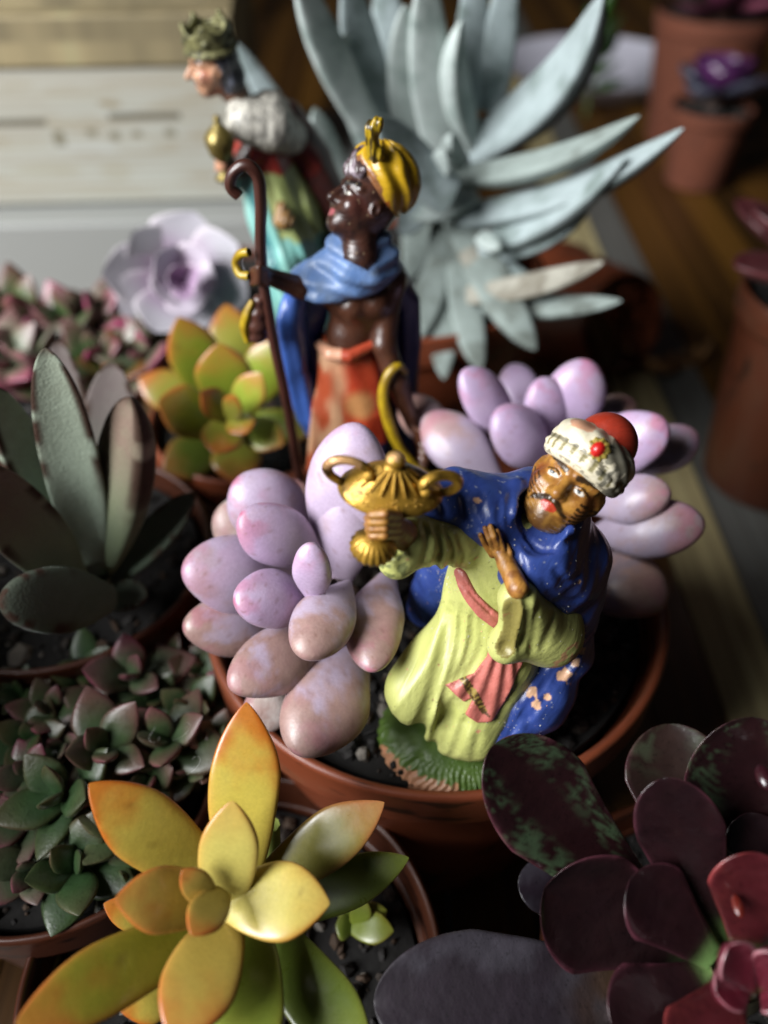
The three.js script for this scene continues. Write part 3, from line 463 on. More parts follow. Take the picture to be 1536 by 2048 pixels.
// --- clusters of small pointed rosettes
const SMALL = phys({ roughness: 0.5, roughnessMap: T.rough, map: T.mottle, bumpMap: T.fine, bumpScale: 0.0001, clearcoat: 0.15, clearcoatRoughness: 0.4, sheen: 0.08, sheenColor: new THREE.Color('#b8c4b8'), sheenRoughness: 0.4 });
function rosettes(root, list, pals, y0, o) {
  for (const [px, py, R, dy, lean] of list) {
    const c = onY(px, py, y0 + (dy || 0)), k = depthOf(c) / FOCAL, Rm = R * k * (o.big || 1.42), n = 7 + Math.floor(rnd() * 3), a0 = rnd() * 6.28, ax = V(rr(-0.35, 0.35) + (lean || 0), 1, rr(-0.05, 0.6)).normalize();
    const e1 = V(1, 0, 0).addScaledVector(ax, -ax.x).normalize(), e2 = V().crossVectors(ax, e1), pal = pals[Math.floor(rnd() * pals.length)];
    for (let i = 0; i < n; i++) {
      const ring = i < 2 ? 0 : i < 5 ? 1 : 2, a = a0 + i * 2.4, el = [1.05, 0.62, 0.16][ring] + rr(-0.15, 0.15), Ln = Rm * [0.62, 0.92, 1.05][ring] * rr(0.85, 1.15), d = V().addScaledVector(e1, Math.cos(a) * Math.cos(el)).addScaledVector(e2, Math.sin(a) * Math.cos(el)).addScaledVector(ax, Math.sin(el));
      const b = c.clone().addScaledVector(ax, -Rm * 0.12 * ring), t = b.clone().addScaledVector(d, Ln), r = rnd();
      part('leaf', leafGeo(b, t, { prof: 'point', tt: 0.32, tb: 0.5, cup: 0.06, n: 16, m: 14, w: Ln * rr(0.29, 0.36), up: ax, curl: 0.06, wob: 0.06, ...o, color: (tt, cc, s, r0, P) => pal(tt, cc, s, r0, P, r) }), SMALL, root);
    }
    stemPart(root, [c.clone().addScaledVector(V(0, -1, 0), Rm * 1.2), c.clone().addScaledVector(ax, -Rm * 0.3), c], [Rm * 0.12, Rm * 0.12, Rm * 0.1], '#6b6044', stemM);
  }
}
{
  const sp = (g, p, amt) => (t, c, s, r0, P, r) => { const n = NZ(P, 500, 3); return mix3(mul3(C(g), 0.75 + 0.5 * n), C(p), clamp(amt * (r * 0.9 + 0.2) * (sstep(0.35, 1, t) * 0.6 + (s < 0 ? 0.5 : 0) + Math.pow(Math.abs(c), 6) * 0.4))); };
  const A = thing('small_leaf_succulent', 'cluster of small dusky green and pink pointed rosettes at the lower left', 'succulent');
  const pals = [sp('#3b5030', '#8a3a52', 0.9), sp('#435534', '#7a4642', 1.0), sp('#46583c', '#923f5c', 1.1), sp('#314c2a', '#6c4034', 0.6)];
  rosettes(A, [[262, 1352, 78], [330, 1478, 92, 0.002], [118, 1590, 100, 0.002], [210, 1500, 84, 0.004], [150, 1735, 92, -0.006], [60, 1480, 66], [100, 1420, 62], [40, 1640, 72, -0.004], [375, 1420, 60, -0.002], [395, 1345, 56, -0.004], [175, 1345, 58, -0.004], [60, 1545, 60], [235, 1650, 66, -0.002], [430, 1480, 62, -0.002], [300, 1560, 60, -0.004], [190, 1420, 56, -0.002], [310, 1400, 52, -0.004], [40, 1390, 50, -0.004], [380, 1530, 60, -0.004], [120, 1500, 56, -0.002], [10, 1560, 60, -0.006], [60, 1740, 70, -0.008], [250, 1760, 60, -0.01], [340, 1320, 46, -0.004], [420, 1400, 50, -0.006]], pals, 0.078, {});
  // stray white hairs caught on the leaves
  const hairM = std({ roughness: 0.5 });
  for (let k = 0; k < 3; k++) { const x = rr(300, 390), y = rr(1440, 1540), a = rr(0, 6.3), pts = []; for (let i = 0; i < 6; i++) pts.push(onY(x + Math.cos(a + i * 0.7) * 12 * i * 0.5, y + Math.sin(a + i * 0.55) * 12 * i * 0.55, 0.0915 + rr(-0.001, 0.001))); part('hair', tubeGeo(pts, [0.000012, 0.000018, 0.000012], 30, 5, () => C('#d8d8d4')), hairM, A); }
  const B = thing('sprig_succulent', 'blurred pink and green sprigs before the ledge at the left edge', 'succulent');
  const pk = [sp('#56664a', '#93445e', 1.4), sp('#3f5a2c', '#8a3a54', 1.1), sp('#35542a', '#a03c66', 1.0), sp('#3d5222', '#7c3a24', 1.3)];
  rosettes(B, [[45, 630, 66], [140, 650, 60], [205, 640, 58], [275, 665, 58], [75, 705, 60], [190, 712, 56], [290, 715, 50], [10, 720, 54], [235, 735, 50, -0.004], [120, 760, 56, -0.006]], pk, 0.084, { n: 10, m: 10, big: 2.1 });
}
// --- long grey leaved plant
{
  const A = thing('grey_leaf_plant', 'large powdery grey succulent with long finger leaves behind the turbaned figurine', 'succulent');
  const gp = (h, d) => (t, c, s, r0, P) => { const n = NZ(P, 260, 3); return mix3(mul3(C(h), 0.85 + 0.3 * n), C(d), clamp(0.6 * sstep(0.5, 0.66, NZ(P, 130, 4)) + 0.35 * sstep(0.52, 0.7, NZ(P, 700, 3)))); };
  const w = gp('#b0bbb7', '#80908a'), v = gp('#99a6a7', '#687772'), dl = gp('#8b9792', '#565c54'), br = gp('#9c9a8e', '#6a6456');
  const o = { prof: 'finger', tt: 0.46, tb: 1.0, cup: 0.18, n: 40, m: 28, ff: 1.06, face: 0.35, bow: -0.08, curl: 0.03, wscale: 0.82, baseW: 0.7 };
  grow(A, [
    [735, 250, 585, -70, 100, 1.05, { pal: w, z: -0.27, bow: -0.06 }], [742, 290, 686, 62, 88, 1.12, { pal: w }], [775, 270, 690, -60, 104, 1.03, { pal: v, z: -0.28 }], [822, 300, 808, 4, 96, 1.1, { pal: w }],
    [880, 300, 850, -70, 112, 1.06, { pal: w, z: -0.275 }], [958, 300, 914, 40, 100, 1.18, { pal: w, roll: 0.6 }], [800, 220, 765, -90, 90, -1.02, { pal: v, z: -0.29 }], [940, 220, 955, -90, 84, 1.02, { pal: v, z: -0.285 }], [985, 220, 1022, -80, 84, 1.02, { pal: v, z: -0.285 }],
    [930, 300, 1217, -8, 150, 1.08, { pal: v, bow: -0.14, face: 0.1 }], [900, 350, 1284, 242, 84, 1.06, { pal: dl, face: 0.05 }], [920, 430, 1374, 268, 96, 1.05, { pal: v, face: 0.05, y: 0.118 }], [930, 500, 1262, 318, 90, 1.08, { pal: v, y: 0.108, face: 0.05 }],
    [915, 420, 1070, 706, 112, 1.08, { pal: dl, y: 0.118 }], [890, 450, 886, 762, 92, 1.05, { pal: dl, y: 0.112 }], [935, 590, 1210, 528, 66, 1.03, { pal: br, y: 0.1 }], [930, 600, 1245, 606, 66, 1.02, { pal: dl, y: 0.096 }],
    [700, 420, 626, 214, 84, 1.06, { pal: w, y: 0.11 }], [650, 350, 470, 88, 72, -1.02, { pal: v, z: -0.31 }], [950, 385, 822, 440, 60, 1.1, { pal: w, y: 0.126 }], [900, 390, 748, 236, 130, 1.1, { pal: v }], [960, 470, 1000, 500, 46, 1.1, { pal: w, y: 0.118 }],
    [880, 330, 820, 560, 110, 1.03, { pal: dl, y: 0.12 }], [930, 330, 900, 270, 70, 1.6, { pal: w, y: 0.132 }], [1000, 500, 1180, 420, 80, 1.04, { pal: v, y: 0.11 }], [870, 360, 890, 300, 60, 1.6, { pal: w, y: 0.133 }], [915, 520, 960, 745, 84, 1.05, { pal: dl, y: 0.106 }], [935, 500, 1030, 640, 70, 1.05, { pal: br, y: 0.11 }], [880, 520, 826, 690, 80, 1.04, { pal: dl, y: 0.106 }], [920, 470, 1090, 590, 66, 1.04, { pal: v, y: 0.112 }], [860, 380, 800, 470, 80, 1.08, { pal: v, y: 0.124 }],
  ], 0.13, V(0.1, 0.85, 0.4).normalize(), o, FUZZ);
  stemPart(A, [onY(900, 560, 0.08), onY(900, 470, 0.1), onY(895, 360, 0.128)], [0.008, 0.0075, 0.006], '#8f948c', FUZZ);
}
// --- far plants on the right
{
  const pu = (h, g) => (t, c, s, r0, P) => mix3(C(h), C(g), 0.7 * NZ(P, 300));
  const A = thing('purple_rosette', 'dark purple cabbage like rosette in the small clay pot', 'succulent'), o = { prof: 'spoon', tt: 0.16, tb: 0.3, cup: 0.3, n: 16, m: 14, ff: 1.06, face: 0.4 };
  const c = V(0.222, 0.058, -0.58);
  for (let i = 0; i < 12; i++) { const a = i * 2.4, el = 0.25 + (i / 12) * 1.0, d = V(Math.cos(a) * Math.cos(el), Math.sin(el), Math.sin(a) * Math.cos(el)); part('leaf', leafGeo(c, c.clone().addScaledVector(d, 0.036 - 0.012 * (i / 12)), { ...o, up: V(0, 1, 0.01), w: 0.0125, color: pu(i < 5 ? '#5a6070' : '#5c2a5e', '#2c1a3a') }), DARK, A); }
  stemPart(A, [V(0.222, 0.046, -0.58), V(0.222, 0.052, -0.58), V(0.222, 0.059, -0.58)], [0.005, 0.005, 0.004], '#5a4a44', stemM);
  const B = thing('red_leaf_succulent', 'reddish brown succulent in the tall pot at the right edge', 'succulent'), cb = V(0.164, 0.092, -0.262);
  for (let i = 0; i < 26; i++) { const a = i * 2.4 + 0.5, el = 0.2 + (i / 26) * 1.0, d = V(Math.cos(a) * Math.cos(el), Math.sin(el), Math.sin(a) * Math.cos(el)); part('leaf', leafGeo(cb, cb.clone().addScaledVector(d, 0.05 - 0.008 * (i / 26)), { ...o, prof: 'kal', up: V(0, 1, 0.01), w: 0.011, color: pu('#5c2228', '#6e4446') }), SMALL, B); }
  stemPart(B, [V(0.164, 0.08, -0.262), V(0.164, 0.088, -0.262), V(0.164, 0.094, -0.262)], [0.005, 0.005, 0.004], '#6a4a3c', stemM);
  const D = thing('red_green_succulent', 'mixed red pink and dark green leaves in the top right corner', 'succulent'), cd = V(0.24, 0.092, -0.665);
  for (let i = 0; i < 26; i++) { const a = i * 2.4, el = 0.1 + (i / 26) * 1.2, d = V(Math.cos(a) * Math.cos(el), Math.sin(el), Math.sin(a) * Math.cos(el)), h = ['#8a2a20', '#6a2a4a', '#2f4a28', '#b0607a', '#23301c'][i % 5]; part('leaf', leafGeo(cd.clone().addScaledVector(V(Math.cos(a), 0, Math.sin(a)), 0.012), cd.clone().addScaledVector(d, 0.05), { ...o, prof: 'kal', up: V(0, 1, 0.01), w: 0.012, n: 10, m: 10, color: pu(h, '#3a2420') }), SMALL, D); }
  stemPart(D, [V(0.24, 0.08, -0.665), V(0.24, 0.09, -0.665), V(0.24, 0.105, -0.665)], [0.012, 0.014, 0.01], '#5a3a30', stemM);
  // white dish and a green sprig far behind
  const dish = thing('white_dish', 'shallow white dish at the far edge of the table', 'dish', V(0.19, 0, -0.8));
  part('bowl', new THREE.LatheGeometry([[0, 0.001], [0.05, 0.001], [0.085, 0.022], [0.088, 0.022], [0.053, 0.0], [0, 0.0]].map(([x, y]) => new THREE.Vector2(x, y)), 64), new THREE.MeshStandardMaterial({ color: '#c9c8d4', roughness: 0.35 }), dish);
  const G = thing('green_sprig', 'dark green leafy sprig behind the long grey leaves at the top', 'plant', V(0.17, 0, -0.72));
  for (let i = 0; i < 12; i++) { const a = i * 2.4, el = 0.3 + (i / 12), d = V(Math.cos(a) * Math.cos(el), Math.sin(el), Math.sin(a) * Math.cos(el)), b = V(0, 0.02 + 0.004 * i, 0); part('leaf', leafGeo(b, b.clone().addScaledVector(d, 0.03), { ...o, prof: 'lance', up: V(0, 1, 0.01), w: 0.009, n: 8, m: 8, color: pu('#3f6a2a', '#24401c') }), SMALL, G); }
  stemPart(G, [V(0, 0, 0), V(0, 0.03, 0), V(0, 0.07, 0)], [0.002, 0.002, 0.0015], '#4a5a30', stemM);
}
// ---------------------------------------------------------------- painted figurines
const PAINT = phys({ roughness: 0.42, roughnessMap: T.rough, map: T.powder, bumpMap: T.mid, bumpScale: 0.00009, clearcoat: 0.18, clearcoatRoughness: 0.3 });
const MATT = phys({ roughness: 0.55, roughnessMap: T.rough, map: T.powder, bumpMap: T.mid, bumpScale: 0.0001, clearcoat: 0.1, clearcoatRoughness: 0.35 });
const GOLD = phys({ roughness: 0.42, metalness: 0.55, roughnessMap: T.rough, bumpMap: T.fine, bumpScale: 0.00012 });
const CLAYC = C('#c98d6c');
// paint with chips down to the clay, dark flecks in the hollows of the brushwork, and pale scratches
function worn(col, x, y, z, chip, fleck, s = 1) {
  const n = fbm(x * 0.55 * s + 40, y * 0.55 * s, z * 0.55 * s, 4), f = noise(x * 3.1 + 9, y * 3.1, z * 3.1), v = fbm(x * 0.25, y * 0.25 + 70, z * 0.25, 3);
  let c = mul3(col, 0.88 + 0.24 * v);
  if (n > 1 - chip) c = mix3(c, CLAYC, sstep(1 - chip, 1 - chip + 0.02, n));
  if (f > 1 - fleck) c = mix3(c, C('#3c331c'), 0.6 * sstep(1 - fleck, 1 - fleck + 0.05, f));
  return c;
}
// head in its own frame (mm): x to the viewer's right of the face, y up, z out of the face; mid of the eyes at the origin height
function headField(o) {
  return (x, y, z) => {
    let d = sEll(x, y, z, [0, 1.4, -1.6], 5.9, 7.4, 6.6);
    d = smin(d, sEll(x, y, z, [0, -3.6, 1.0], 4.5, 4.6, 4.2), 2.2);
    if (o.beard) { d = smin(d, sEll(x, y, z, [0.2, -6.2, 2.4], 3.1, 2.7, 2.7), 1.6); d = smin(d, sCap(Math.abs(x), y, z, [5.2, -0.6, -0.2], [2.4, -6.0, 2.0], 1.3, 1.7), 1.2); }
    else d = smin(d, sEll(x, y, z, [0, -6.2, 2.9], 2.3, 1.9, 2.0), 1.5);
    const ax = Math.abs(x);
    d = smin(d, sSph(ax, y, z, [3.2, -2.0, 2.9], 1.9), 1.4);                                   // cheeks
    d = smin(d, sCap(ax, y, z, [0.9, 1.9, 4.6], [4.2, 1.7, 2.9], 0.75, 0.65), 0.9);             // brows
    d = smax(d, -sEll(ax, y, z, [2.5, 0.1, 5.6], 1.5, 1.0, 1.35), 0.8);                         // sockets
    d = smin(d, sCap(x, y, z, [0, 1.2, 4.5], [0, -2.0, 6.3 * (o.nose || 1)], 0.72, 1.05), 0.7);                 // nose
    d = smin(d, sSph(ax, y, z, [0.95, -2.2, 5.2], 0.72), 0.5);
    d = smin(d, sEll(ax, y, z, [2.55, 0.0, 3.75], 1.3, 0.7, 0.92), 0.12);                    // eyeballs
    d = smin(d, sPath(ax, y, z, [[1.3, 0.25, 4.3], [2.5, 0.66, 4.62], [3.8, 0.2, 3.7]], [0.28, 0.34, 0.26]), 0.2);
    d = smin(d, sPath(ax, y, z, [[1.4, -0.2, 4.25], [2.5, -0.72, 4.45], [3.7, -0.1, 3.7]], [0.2, 0.26, 0.2]), 0.25);
    d = smin(d, sCap(ax, y, z, [0.1, -4.65, 4.7], [1.1, -4.75, 4.3], 0.72, 0.45), 0.4);         // lower lip
    d = smin(d, sCap(ax, y, z, [0.25, -3.95, 4.9], [1.3, -4.2, 4.4], 0.45, 0.35), 0.35);
    if (o.beard) { d = smin(d, sCap(ax, y, z, [0.4, -3.3, 5.2], [2.7, -4.6, 3.8], 0.62, 0.5), 0.3); d = smin(d, sCap(ax, y, z, [2.7, -4.6, 3.8], [3.5, -6.0, 2.7], 0.5, 0.35), 0.3); }
    d = smin(d, sEll(ax, y, z, [5.9, -0.5, -1.2], 0.8, 1.9, 1.3), 0.5);                         // ears
    d = smax(d, -sEll(ax, y, z, [6.6, -0.5, -0.9], 0.5, 1.0, 0.7), 0.3);
    d = smin(d, sCap(x, y, z, [0, -4, -1.5], [o.neck ? o.neck[0] : 0, o.neck ? o.neck[1] : -11, o.neck ? o.neck[2] : -3], 3.6, 3.9), 1.5);
    if (o.beard) d += 0.09 * Math.sin(y * 7 + x * 2.2 + z * 3) * sstep(-1.5, -4, y) * sstep(1.6, 3, ax);
    return d;
  };
}
const headPaint = (o) => (x, y, z, nx, ny, nz) => {
  const ax = Math.abs(x), n = fbm(x * 0.7, y * 0.7, z * 0.7 + 3, 3), f = noise(x * 4, y * 4, z * 4);
  let c = mix3(C(o.skin), C(o.skin2), sstep(0.35, 0.65, n));
  if (o.blush) c = mix3(c, C(o.blush), 0.7 * sstep(3.2, 1.0, Math.hypot(ax - 3.9, y + 1.6, z - 2.2)));
  if (o.beard) {
    const bz = sstep(-4.2, -6.2, y + 0.12 * ax * ax - (ax > 3 ? 1.4 * (ax - 3) : 0));
    const jaw = clamp(sstep(3.4, 4.4, ax) * sstep(-0.4, -1.6, y) * sstep(-3.2, -1.5, z)), st = Math.sin(y * 7 + x * 2.2 + z * 3 + 3 * n) > 0.1;
    if (jaw > 0.4 && st) c = mix3(c, C(o.beard), 0.9); c = mix3(c, C(o.beard), bz * (0.35 + 0.4 * n));
    const mo = Math.min(sCap(ax, y, z, [0.5, -3.3, 5.3], [2.7, -4.6, 3.9], 0.5, 0.5), sCap(ax, y, z, [2.7, -4.6, 3.8], [3.5, -6.4, 2.7], 0.45, 0.4));
    if (mo < 0.32 && z > 1.5) c = mix3(c, C(o.beard), 0.92 * sstep(0.32, 0.05, mo));
  }
  if (sEll(x, y, z, [0, -4.55, 5.0], 1.35, 0.72, 1.2) < 0.1) c = mix3(C(o.lips), c, 0.08 + 0.2 * f);
  const br = sCap(ax, y, z, [1.15, 1.75, 5.1], [4.0, 2.35, 3.4], 0.25, 0.3); if (br < 0.28) c = mix3(c, C('#191512'), 0.9);
  const ed = Math.hypot((ax - 2.55) / 1.02, (y + 0.02) / 0.44);
  if (ed < 1 && z > 3.6) { c = mix3(C('#d6d2c6'), c, sstep(0.85, 1, ed)); const pd = Math.hypot(ax - 2.75 + (x > 0 ? 0.3 : -0.1), y - 0.15); if (pd < 0.42) c = C('#0c0b0c'); }
  if (z > 3.3 && ax > 1.2 && ax < 3.9 && Math.abs(y - (0.72 - 0.22 * (ax - 2.5) * (ax - 2.5))) < 0.16) c = mix3(c, C('#241510'), 0.8);
  if (f > 0.93) c = mix3(c, C('#e2c9a0'), 0.35);
  return c;
};
function headFrame(mesh, atWorld, fwd, up) {
  const z = fwd.clone().normalize(), y = up.clone().addScaledVector(z, -up.dot(z)).normalize(), x = V().crossVectors(y, z);
  mesh.matrixAutoUpdate = true; mesh.quaternion.setFromRotationMatrix(new THREE.Matrix4().makeBasis(x, y, z)); mesh.position.copy(atWorld); return mesh;
}
const IMG_UP = V(0, COS, -SIN), IMG_R = V(1, 0, 0), TO_EYE = V(0, SIN, COS);
const local = (O) => (px, py, z) => { const p = onZ(px, py, z / 1000).sub(O); return [p.x * 1000, p.y * 1000, p.z * 1000]; };
{
  const O = onY(900, 1480, 0.079), L = local(O), S = surfaceAt(O);
  const K = thing('kneeling_figurine', 'painted figurine kneeling in blue cloak and lime tunic, white turban, holding a golden vessel', 'figurine', O, 'painted figurines among the succulents');
  // ------------ tunic: torso, thighs, skirt, both sleeves
  const hip = L(958, 1290, -94), chest = L(1005, 1075, -98), knee = L(838, 1380, -87.5), knee2 = L(948, 1432, -84.5), hem = L(922, 1458, -84);
  const shR = L(975, 1070, -99), cuffR = L(815, 1082, -89), shL = L(1105, 1130, -98), elbL = L(1100, 1268, -89), cuffL = L(1036, 1196, -84.5), droop = L(1012, 1290, -84);
  const belt = [L(915, 1150, -93), L(945, 1190, -88.5), L(985, 1235, -86), L(1020, 1250, -86)];
  const rough0 = (x, y, z) => {
    let d = sCap(x, y, z, hip, chest, 8.4, 8.6);
    d = smin(d, sCap(x, y, z, L0.a, knee, 6.6, 6.9), 2.4); d = smin(d, sCap(x, y, z, L0.i, L0.j, 7.4, 6.0), 3);
    d = smin(d, sCap(x, y, z, hip, knee2, 7.6, 5.4), 4);
    d = smin(d, sCap(x, y, z, hip, hem, 6.6, 4.6), 3.5);
    d = smin(d, sCap(x, y, z, L0.b, L0.c, 6.2, 5.2), 3.4);
    return d + 0.25 * Math.sin(x * 0.5 + y * 0.4 + z * 0.3);
  };
  const carve = (f, list) => list.map(([dep, w, ...q]) => { const p = [], n = Math.max(6, q.length * 4), cv = new THREE.CatmullRomCurve3(q.map(([a, b]) => V(a, b, 0))), c = V(); for (let i = 0; i <= n; i++) { cv.getPointAt(i / n, c); p.push(S(f, c.x, c.y)); } const m = [0, 1, 2].map((k) => p.reduce((s, q) => s + q[k], 0) / p.length), r = Math.max(...p.map((q) => Math.hypot(q[0] - m[0], q[1] - m[1], q[2] - m[2]))); return { dep, w, p, m, r }; });
  const carved = (g, x, y, z) => { let e = 0; for (const { dep, w, p, m, r } of g) { if (Math.hypot(x - m[0], y - m[1], z - m[2]) > r + w * 2.6) continue; let d = 1e9; const n = p.length - 1; for (let i = 0; i < n; i++) d = Math.min(d, sCap(x, y, z, p[i], p[i + 1], i === 0 ? -0.6 * w : 0, i === n - 1 ? -0.6 * w : 0)); if (d < w * 2.6) e += dep * Math.exp(-(d * d) / (w * w)); } return e; };
  let gBody = [], gSleeve = [], gCloak = [];
  const bodyF = (x, y, z) => { let d = rough0(x, y, z); if (d > 3 || d < -3) return d; d += carved(gBody, x, y, z); const fm = sstep(27, 21, y) * sstep(0, 5, y); return d + 0.05 * Math.sin(x * 2.3 - y * 0.5 + z) * fm; };
  const sleeve0 = (x, y, z) => {
    let s = sCap(x, y, z, shR, cuffR, 6.0, 4.2); s = smin(s, sCap(x, y, z, cuffR, L0.d, 4.2, 3.0), 2);
    let e = sCap(x, y, z, shL, elbL, 6.0, 5.2); e = smin(e, sCap(x, y, z, elbL, cuffL, 5.2, 3.2), 2.5); e = smin(e, sCap(x, y, z, cuffL, droop, 2.6, 2.0), 1.8);
    e = smin(e, sCap(x, y, z, elbL, droop, 4.6, 3.0), 3); return Math.min(s, e);
  };
  const sleeveF = (x, y, z) => { let d = sleeve0(x, y, z); if (d > 3 || d < -3) return d; d += carved(gSleeve, x, y, z); d = smax(d, -sCap(x, y, z, L0.e, L0.f, 1.9, 1.6), 0.6); return smax(d, -sCap(x, y, z, L0.g, L0.h, 2.6, 2.2), 0.5); };
  const tunicF = (x, y, z) => smin(bodyF(x, y, z), sleeveF(x, y, z), 0.9);
  const L0 = { i: L(998, 1320, -91), j: L(985, 1400, -87.5), a: L(935, 1262, -94), b: L(905, 1440, -86), c: L(944, 1468, -83), d: L(793, 1122, -87), e: L(1024, 1212, -80.5), f: L(1010, 1300, -81), g: L(783, 1080, -87), h: L(800, 1090, -88) };
  gBody = carve(rough0, [[1.7, 1.3, [900, 1215], [890, 1300], [866, 1395], [826, 1490]], [1.4, 0.9, [924, 1215], [912, 1310], [888, 1400], [866, 1505]], [1.2, 0.8, [945, 1230], [938, 1300], [908, 1370]], [1.0, 0.7, [962, 1240], [958, 1300], [930, 1356]], [1.3, 1.0, [905, 1405], [885, 1500]], [1.1, 0.9, [930, 1440], [905, 1510]], [-0.8, 0.9, [912, 1230], [902, 1320], [878, 1400], [850, 1490]], [-0.4, 0.7, [935, 1230], [926, 1310], [900, 1385]],
    [0.6, 0.8, [960, 1470], [945, 1520]], [0.5, 0.7, [880, 1330], [850, 1420], [815, 1475]], [0.55, 0.5, [926, 1150], [946, 1188], [985, 1228]], [0.4, 0.6, [950, 1120], [960, 1160], [985, 1200]], [-0.6, 1.2, [880, 1250], [850, 1330], [790, 1420]]]);
  gSleeve = carve(sleeve0, [[0.55, 0.55, [846, 1046], [856, 1085], [846, 1125]], [0.6, 0.6, [866, 1046], [880, 1090], [868, 1140]], [0.6, 0.6, [890, 1056], [905, 1098], [892, 1148]], [0.5, 0.6, [916, 1068], [928, 1110], [915, 1150]], [-0.4, 0.5, [856, 1046], [868, 1088], [858, 1130]], [-0.4, 0.5, [878, 1050], [893, 1094], [880, 1142]],
    [0.9, 0.7, [1052, 1180], [1056, 1230], [1040, 1300]], [0.6, 0.6, [1078, 1205], [1070, 1250], [1062, 1310]], [-0.5, 0.7, [1036, 1200], [1036, 1250], [1020, 1300]], [0.5, 0.8, [1110, 1225], [1100, 1260], [1085, 1300]], [0.7, 0.7, [800, 1068], [808, 1100], [800, 1140]]]);
  const lime = C('#b7b970'), limeP = (x, y, z, nx, ny) => {
    let c = worn(mix3(lime, C('#98a04a'), 0.35 * noise(x * 0.2, y * 0.2, z * 0.2)), x, y, z, 0.235, 0.105);
    if (Math.hypot(x - L0.d[0], y - L0.d[1], z - L0.d[2]) < 4.2 && noise(x * 1.3, y * 1.3, z * 1.3) > 0.5) c = mix3(c, C('#5f6640'), 0.8);
    if (Math.hypot(x - elbL[0] - 2, y - elbL[1] + 1, z - elbL[2] - 4) < 4.2 && noise(x * 1.1 + 4, y * 1.1, z * 1.1) > 0.52) c = mix3(c, CLAYC, 0.75);
    if (sCap(x, y, z, L0.e, L0.f, 1.9, 1.6) < 0.45) c = mix3(c, C('#6e5a26'), 0.75); return c;
  };
  part('tunic', nets(tunicF, [-22, -1, -26], [32, 68, 20], 0.34, limeP), MATT, K);
  // ------------ sash: a belt and two hanging ends that follow the tunic
  const sh = (px, py) => S(bodyF, px, py), beltS = [sh(922, 1150), sh(940, 1190), sh(968, 1222), sh(1000, 1245), sh(1015, 1250)];
  const flat = (q) => [q[0], q[1] * IMG_UP.y + q[2] * IMG_UP.z], poly = (list) => list.map(([a, b]) => flat(sh(a, b)));
  const fan = poly([[984, 1262], [974, 1312], [948, 1346], [890, 1370], [928, 1404], [948, 1392], [930, 1428], [955, 1446], [986, 1441], [1008, 1405], [1032, 1352], [1046, 1322], [1030, 1290], [1012, 1246]]), fan0 = flat(sh(1030, 1205)), band = poly([[914, 1350], [932, 1352], [958, 1388], [980, 1434], [962, 1424], [938, 1390]]);
  const sashF = (x, y, z) => {
    const b0 = bodyF(x, y, z); if (b0 > 2.2 || b0 < -2.2) return b0 > 0 ? b0 : 2;
    const w = y * IMG_UP.y + z * IMG_UP.z, pd = sPoly(x, w, fan), r = Math.min(sPath(x, y, z, beltS, [1.45, 1.4, 1.5, 1.5, 1.4]), pd), an = Math.atan2(x - fan0[0], fan0[1] - w);
    const g = pd < 0.3 ? 0.26 * Math.sin(an * 38) * sstep(2, 6, Math.hypot(x - fan0[0], w - fan0[1])) : 0.1 * Math.sin((x + w) * 3); return smax(b0 - 0.62 - g, r, 0.14);
  };
  part('sash', nets(sashF, [-14, -1, -20], [22, 50, 22], 0.3, (x, y, z) => { const w = y * IMG_UP.y + z * IMG_UP.z; let c = worn(mix3(C('#bd7065'), C('#ab5d52'), noise(x * 1.8, y * 0.4, z)), x, y, z, 0.2, 0.06); if (sPoly(x, w, band) < 0) c = mix3(c, noise(x * 2.4, y * 2.4, z * 2.4) > 0.42 ? C('#3a3212') : C('#8d7c34'), 0.92); return c; }), MATT, K);
  // ------------ cloak
  const nk = L(1070, 1040, -99), cR = L(905, 1005, -97.5), cR2 = L(858, 1018, -94.5), cL = L(1130, 1120, -99), cLa = L(1128, 1200, -96), cLb = L(1128, 1300, -93.5), cLc = L(1068, 1385, -88.5), cLd = L(1004, 1462, -83.5), bk = L(1010, 1130, -108), bk2 = L(990, 1330, -106), bkl = L(905, 1110, -108), bkl2 = L(860, 1210, -108), frontR = L(1068, 1120, -92), rim1 = L(1150, 1290, -92);
  const cloak0 = (x, y, z) => {
    let d = sCap(x, y, z, nk, cR, 7.8, 5.4); d = smin(d, sCap(x, y, z, cR, cR2, 5.4, 3.4), 2); d = smin(d, sCap(x, y, z, nk, L1.ch, 7.6, 4.6), 3);
    d = smin(d, sCap(x, y, z, nk, cL, 8.0, 7.6), 3); d = smin(d, sCap(x, y, z, cL, cLa, 7.6, 6.4), 3); d = smin(d, sCap(x, y, z, cLa, cLb, 6.4, 5.0), 3); d = smin(d, sCap(x, y, z, cLb, cLc, 5.2, 6.2), 3); d = smin(d, sCap(x, y, z, cLc, cLd, 6.4, 5.4), 3);
    d = smin(d, sCap(x, y, z, nk, frontR, 7.6, 6.2), 3); d = smin(d, sCap(x, y, z, frontR, L1.fr2, 6.2, 5.4), 3);
    d = smin(d, sCap(x, y, z, bk, bk2, 8.5, 10), 4); d = smin(d, sCap(x, y, z, bkl, bkl2, 6, 5), 4); d = smin(d, sCap(x, y, z, bk2, cLc, 9, 6.5), 4);
    d = smin(d, sPath(x, y, z, [L1.a, L1.b, L1.c, L1.d], [1.1, 1.2, 1.2, 1.0]), 1.3);                                                     // collar roll
    d += 0.16 * Math.sin(x * 0.9 + y * 0.75 + 1.4 * Math.sin(x * 0.35 + z * 0.3)) * sstep(2, 8, Math.hypot(x - nk[0], y - nk[1], z - nk[2]) - 3) + 0.06 * Math.sin(y * 1.3 - x * 0.8 + z);
    return smax(d, -sCap(x, y, z, L1.n1, L1.n2, 4.1, 4.3), 0.6);
  };
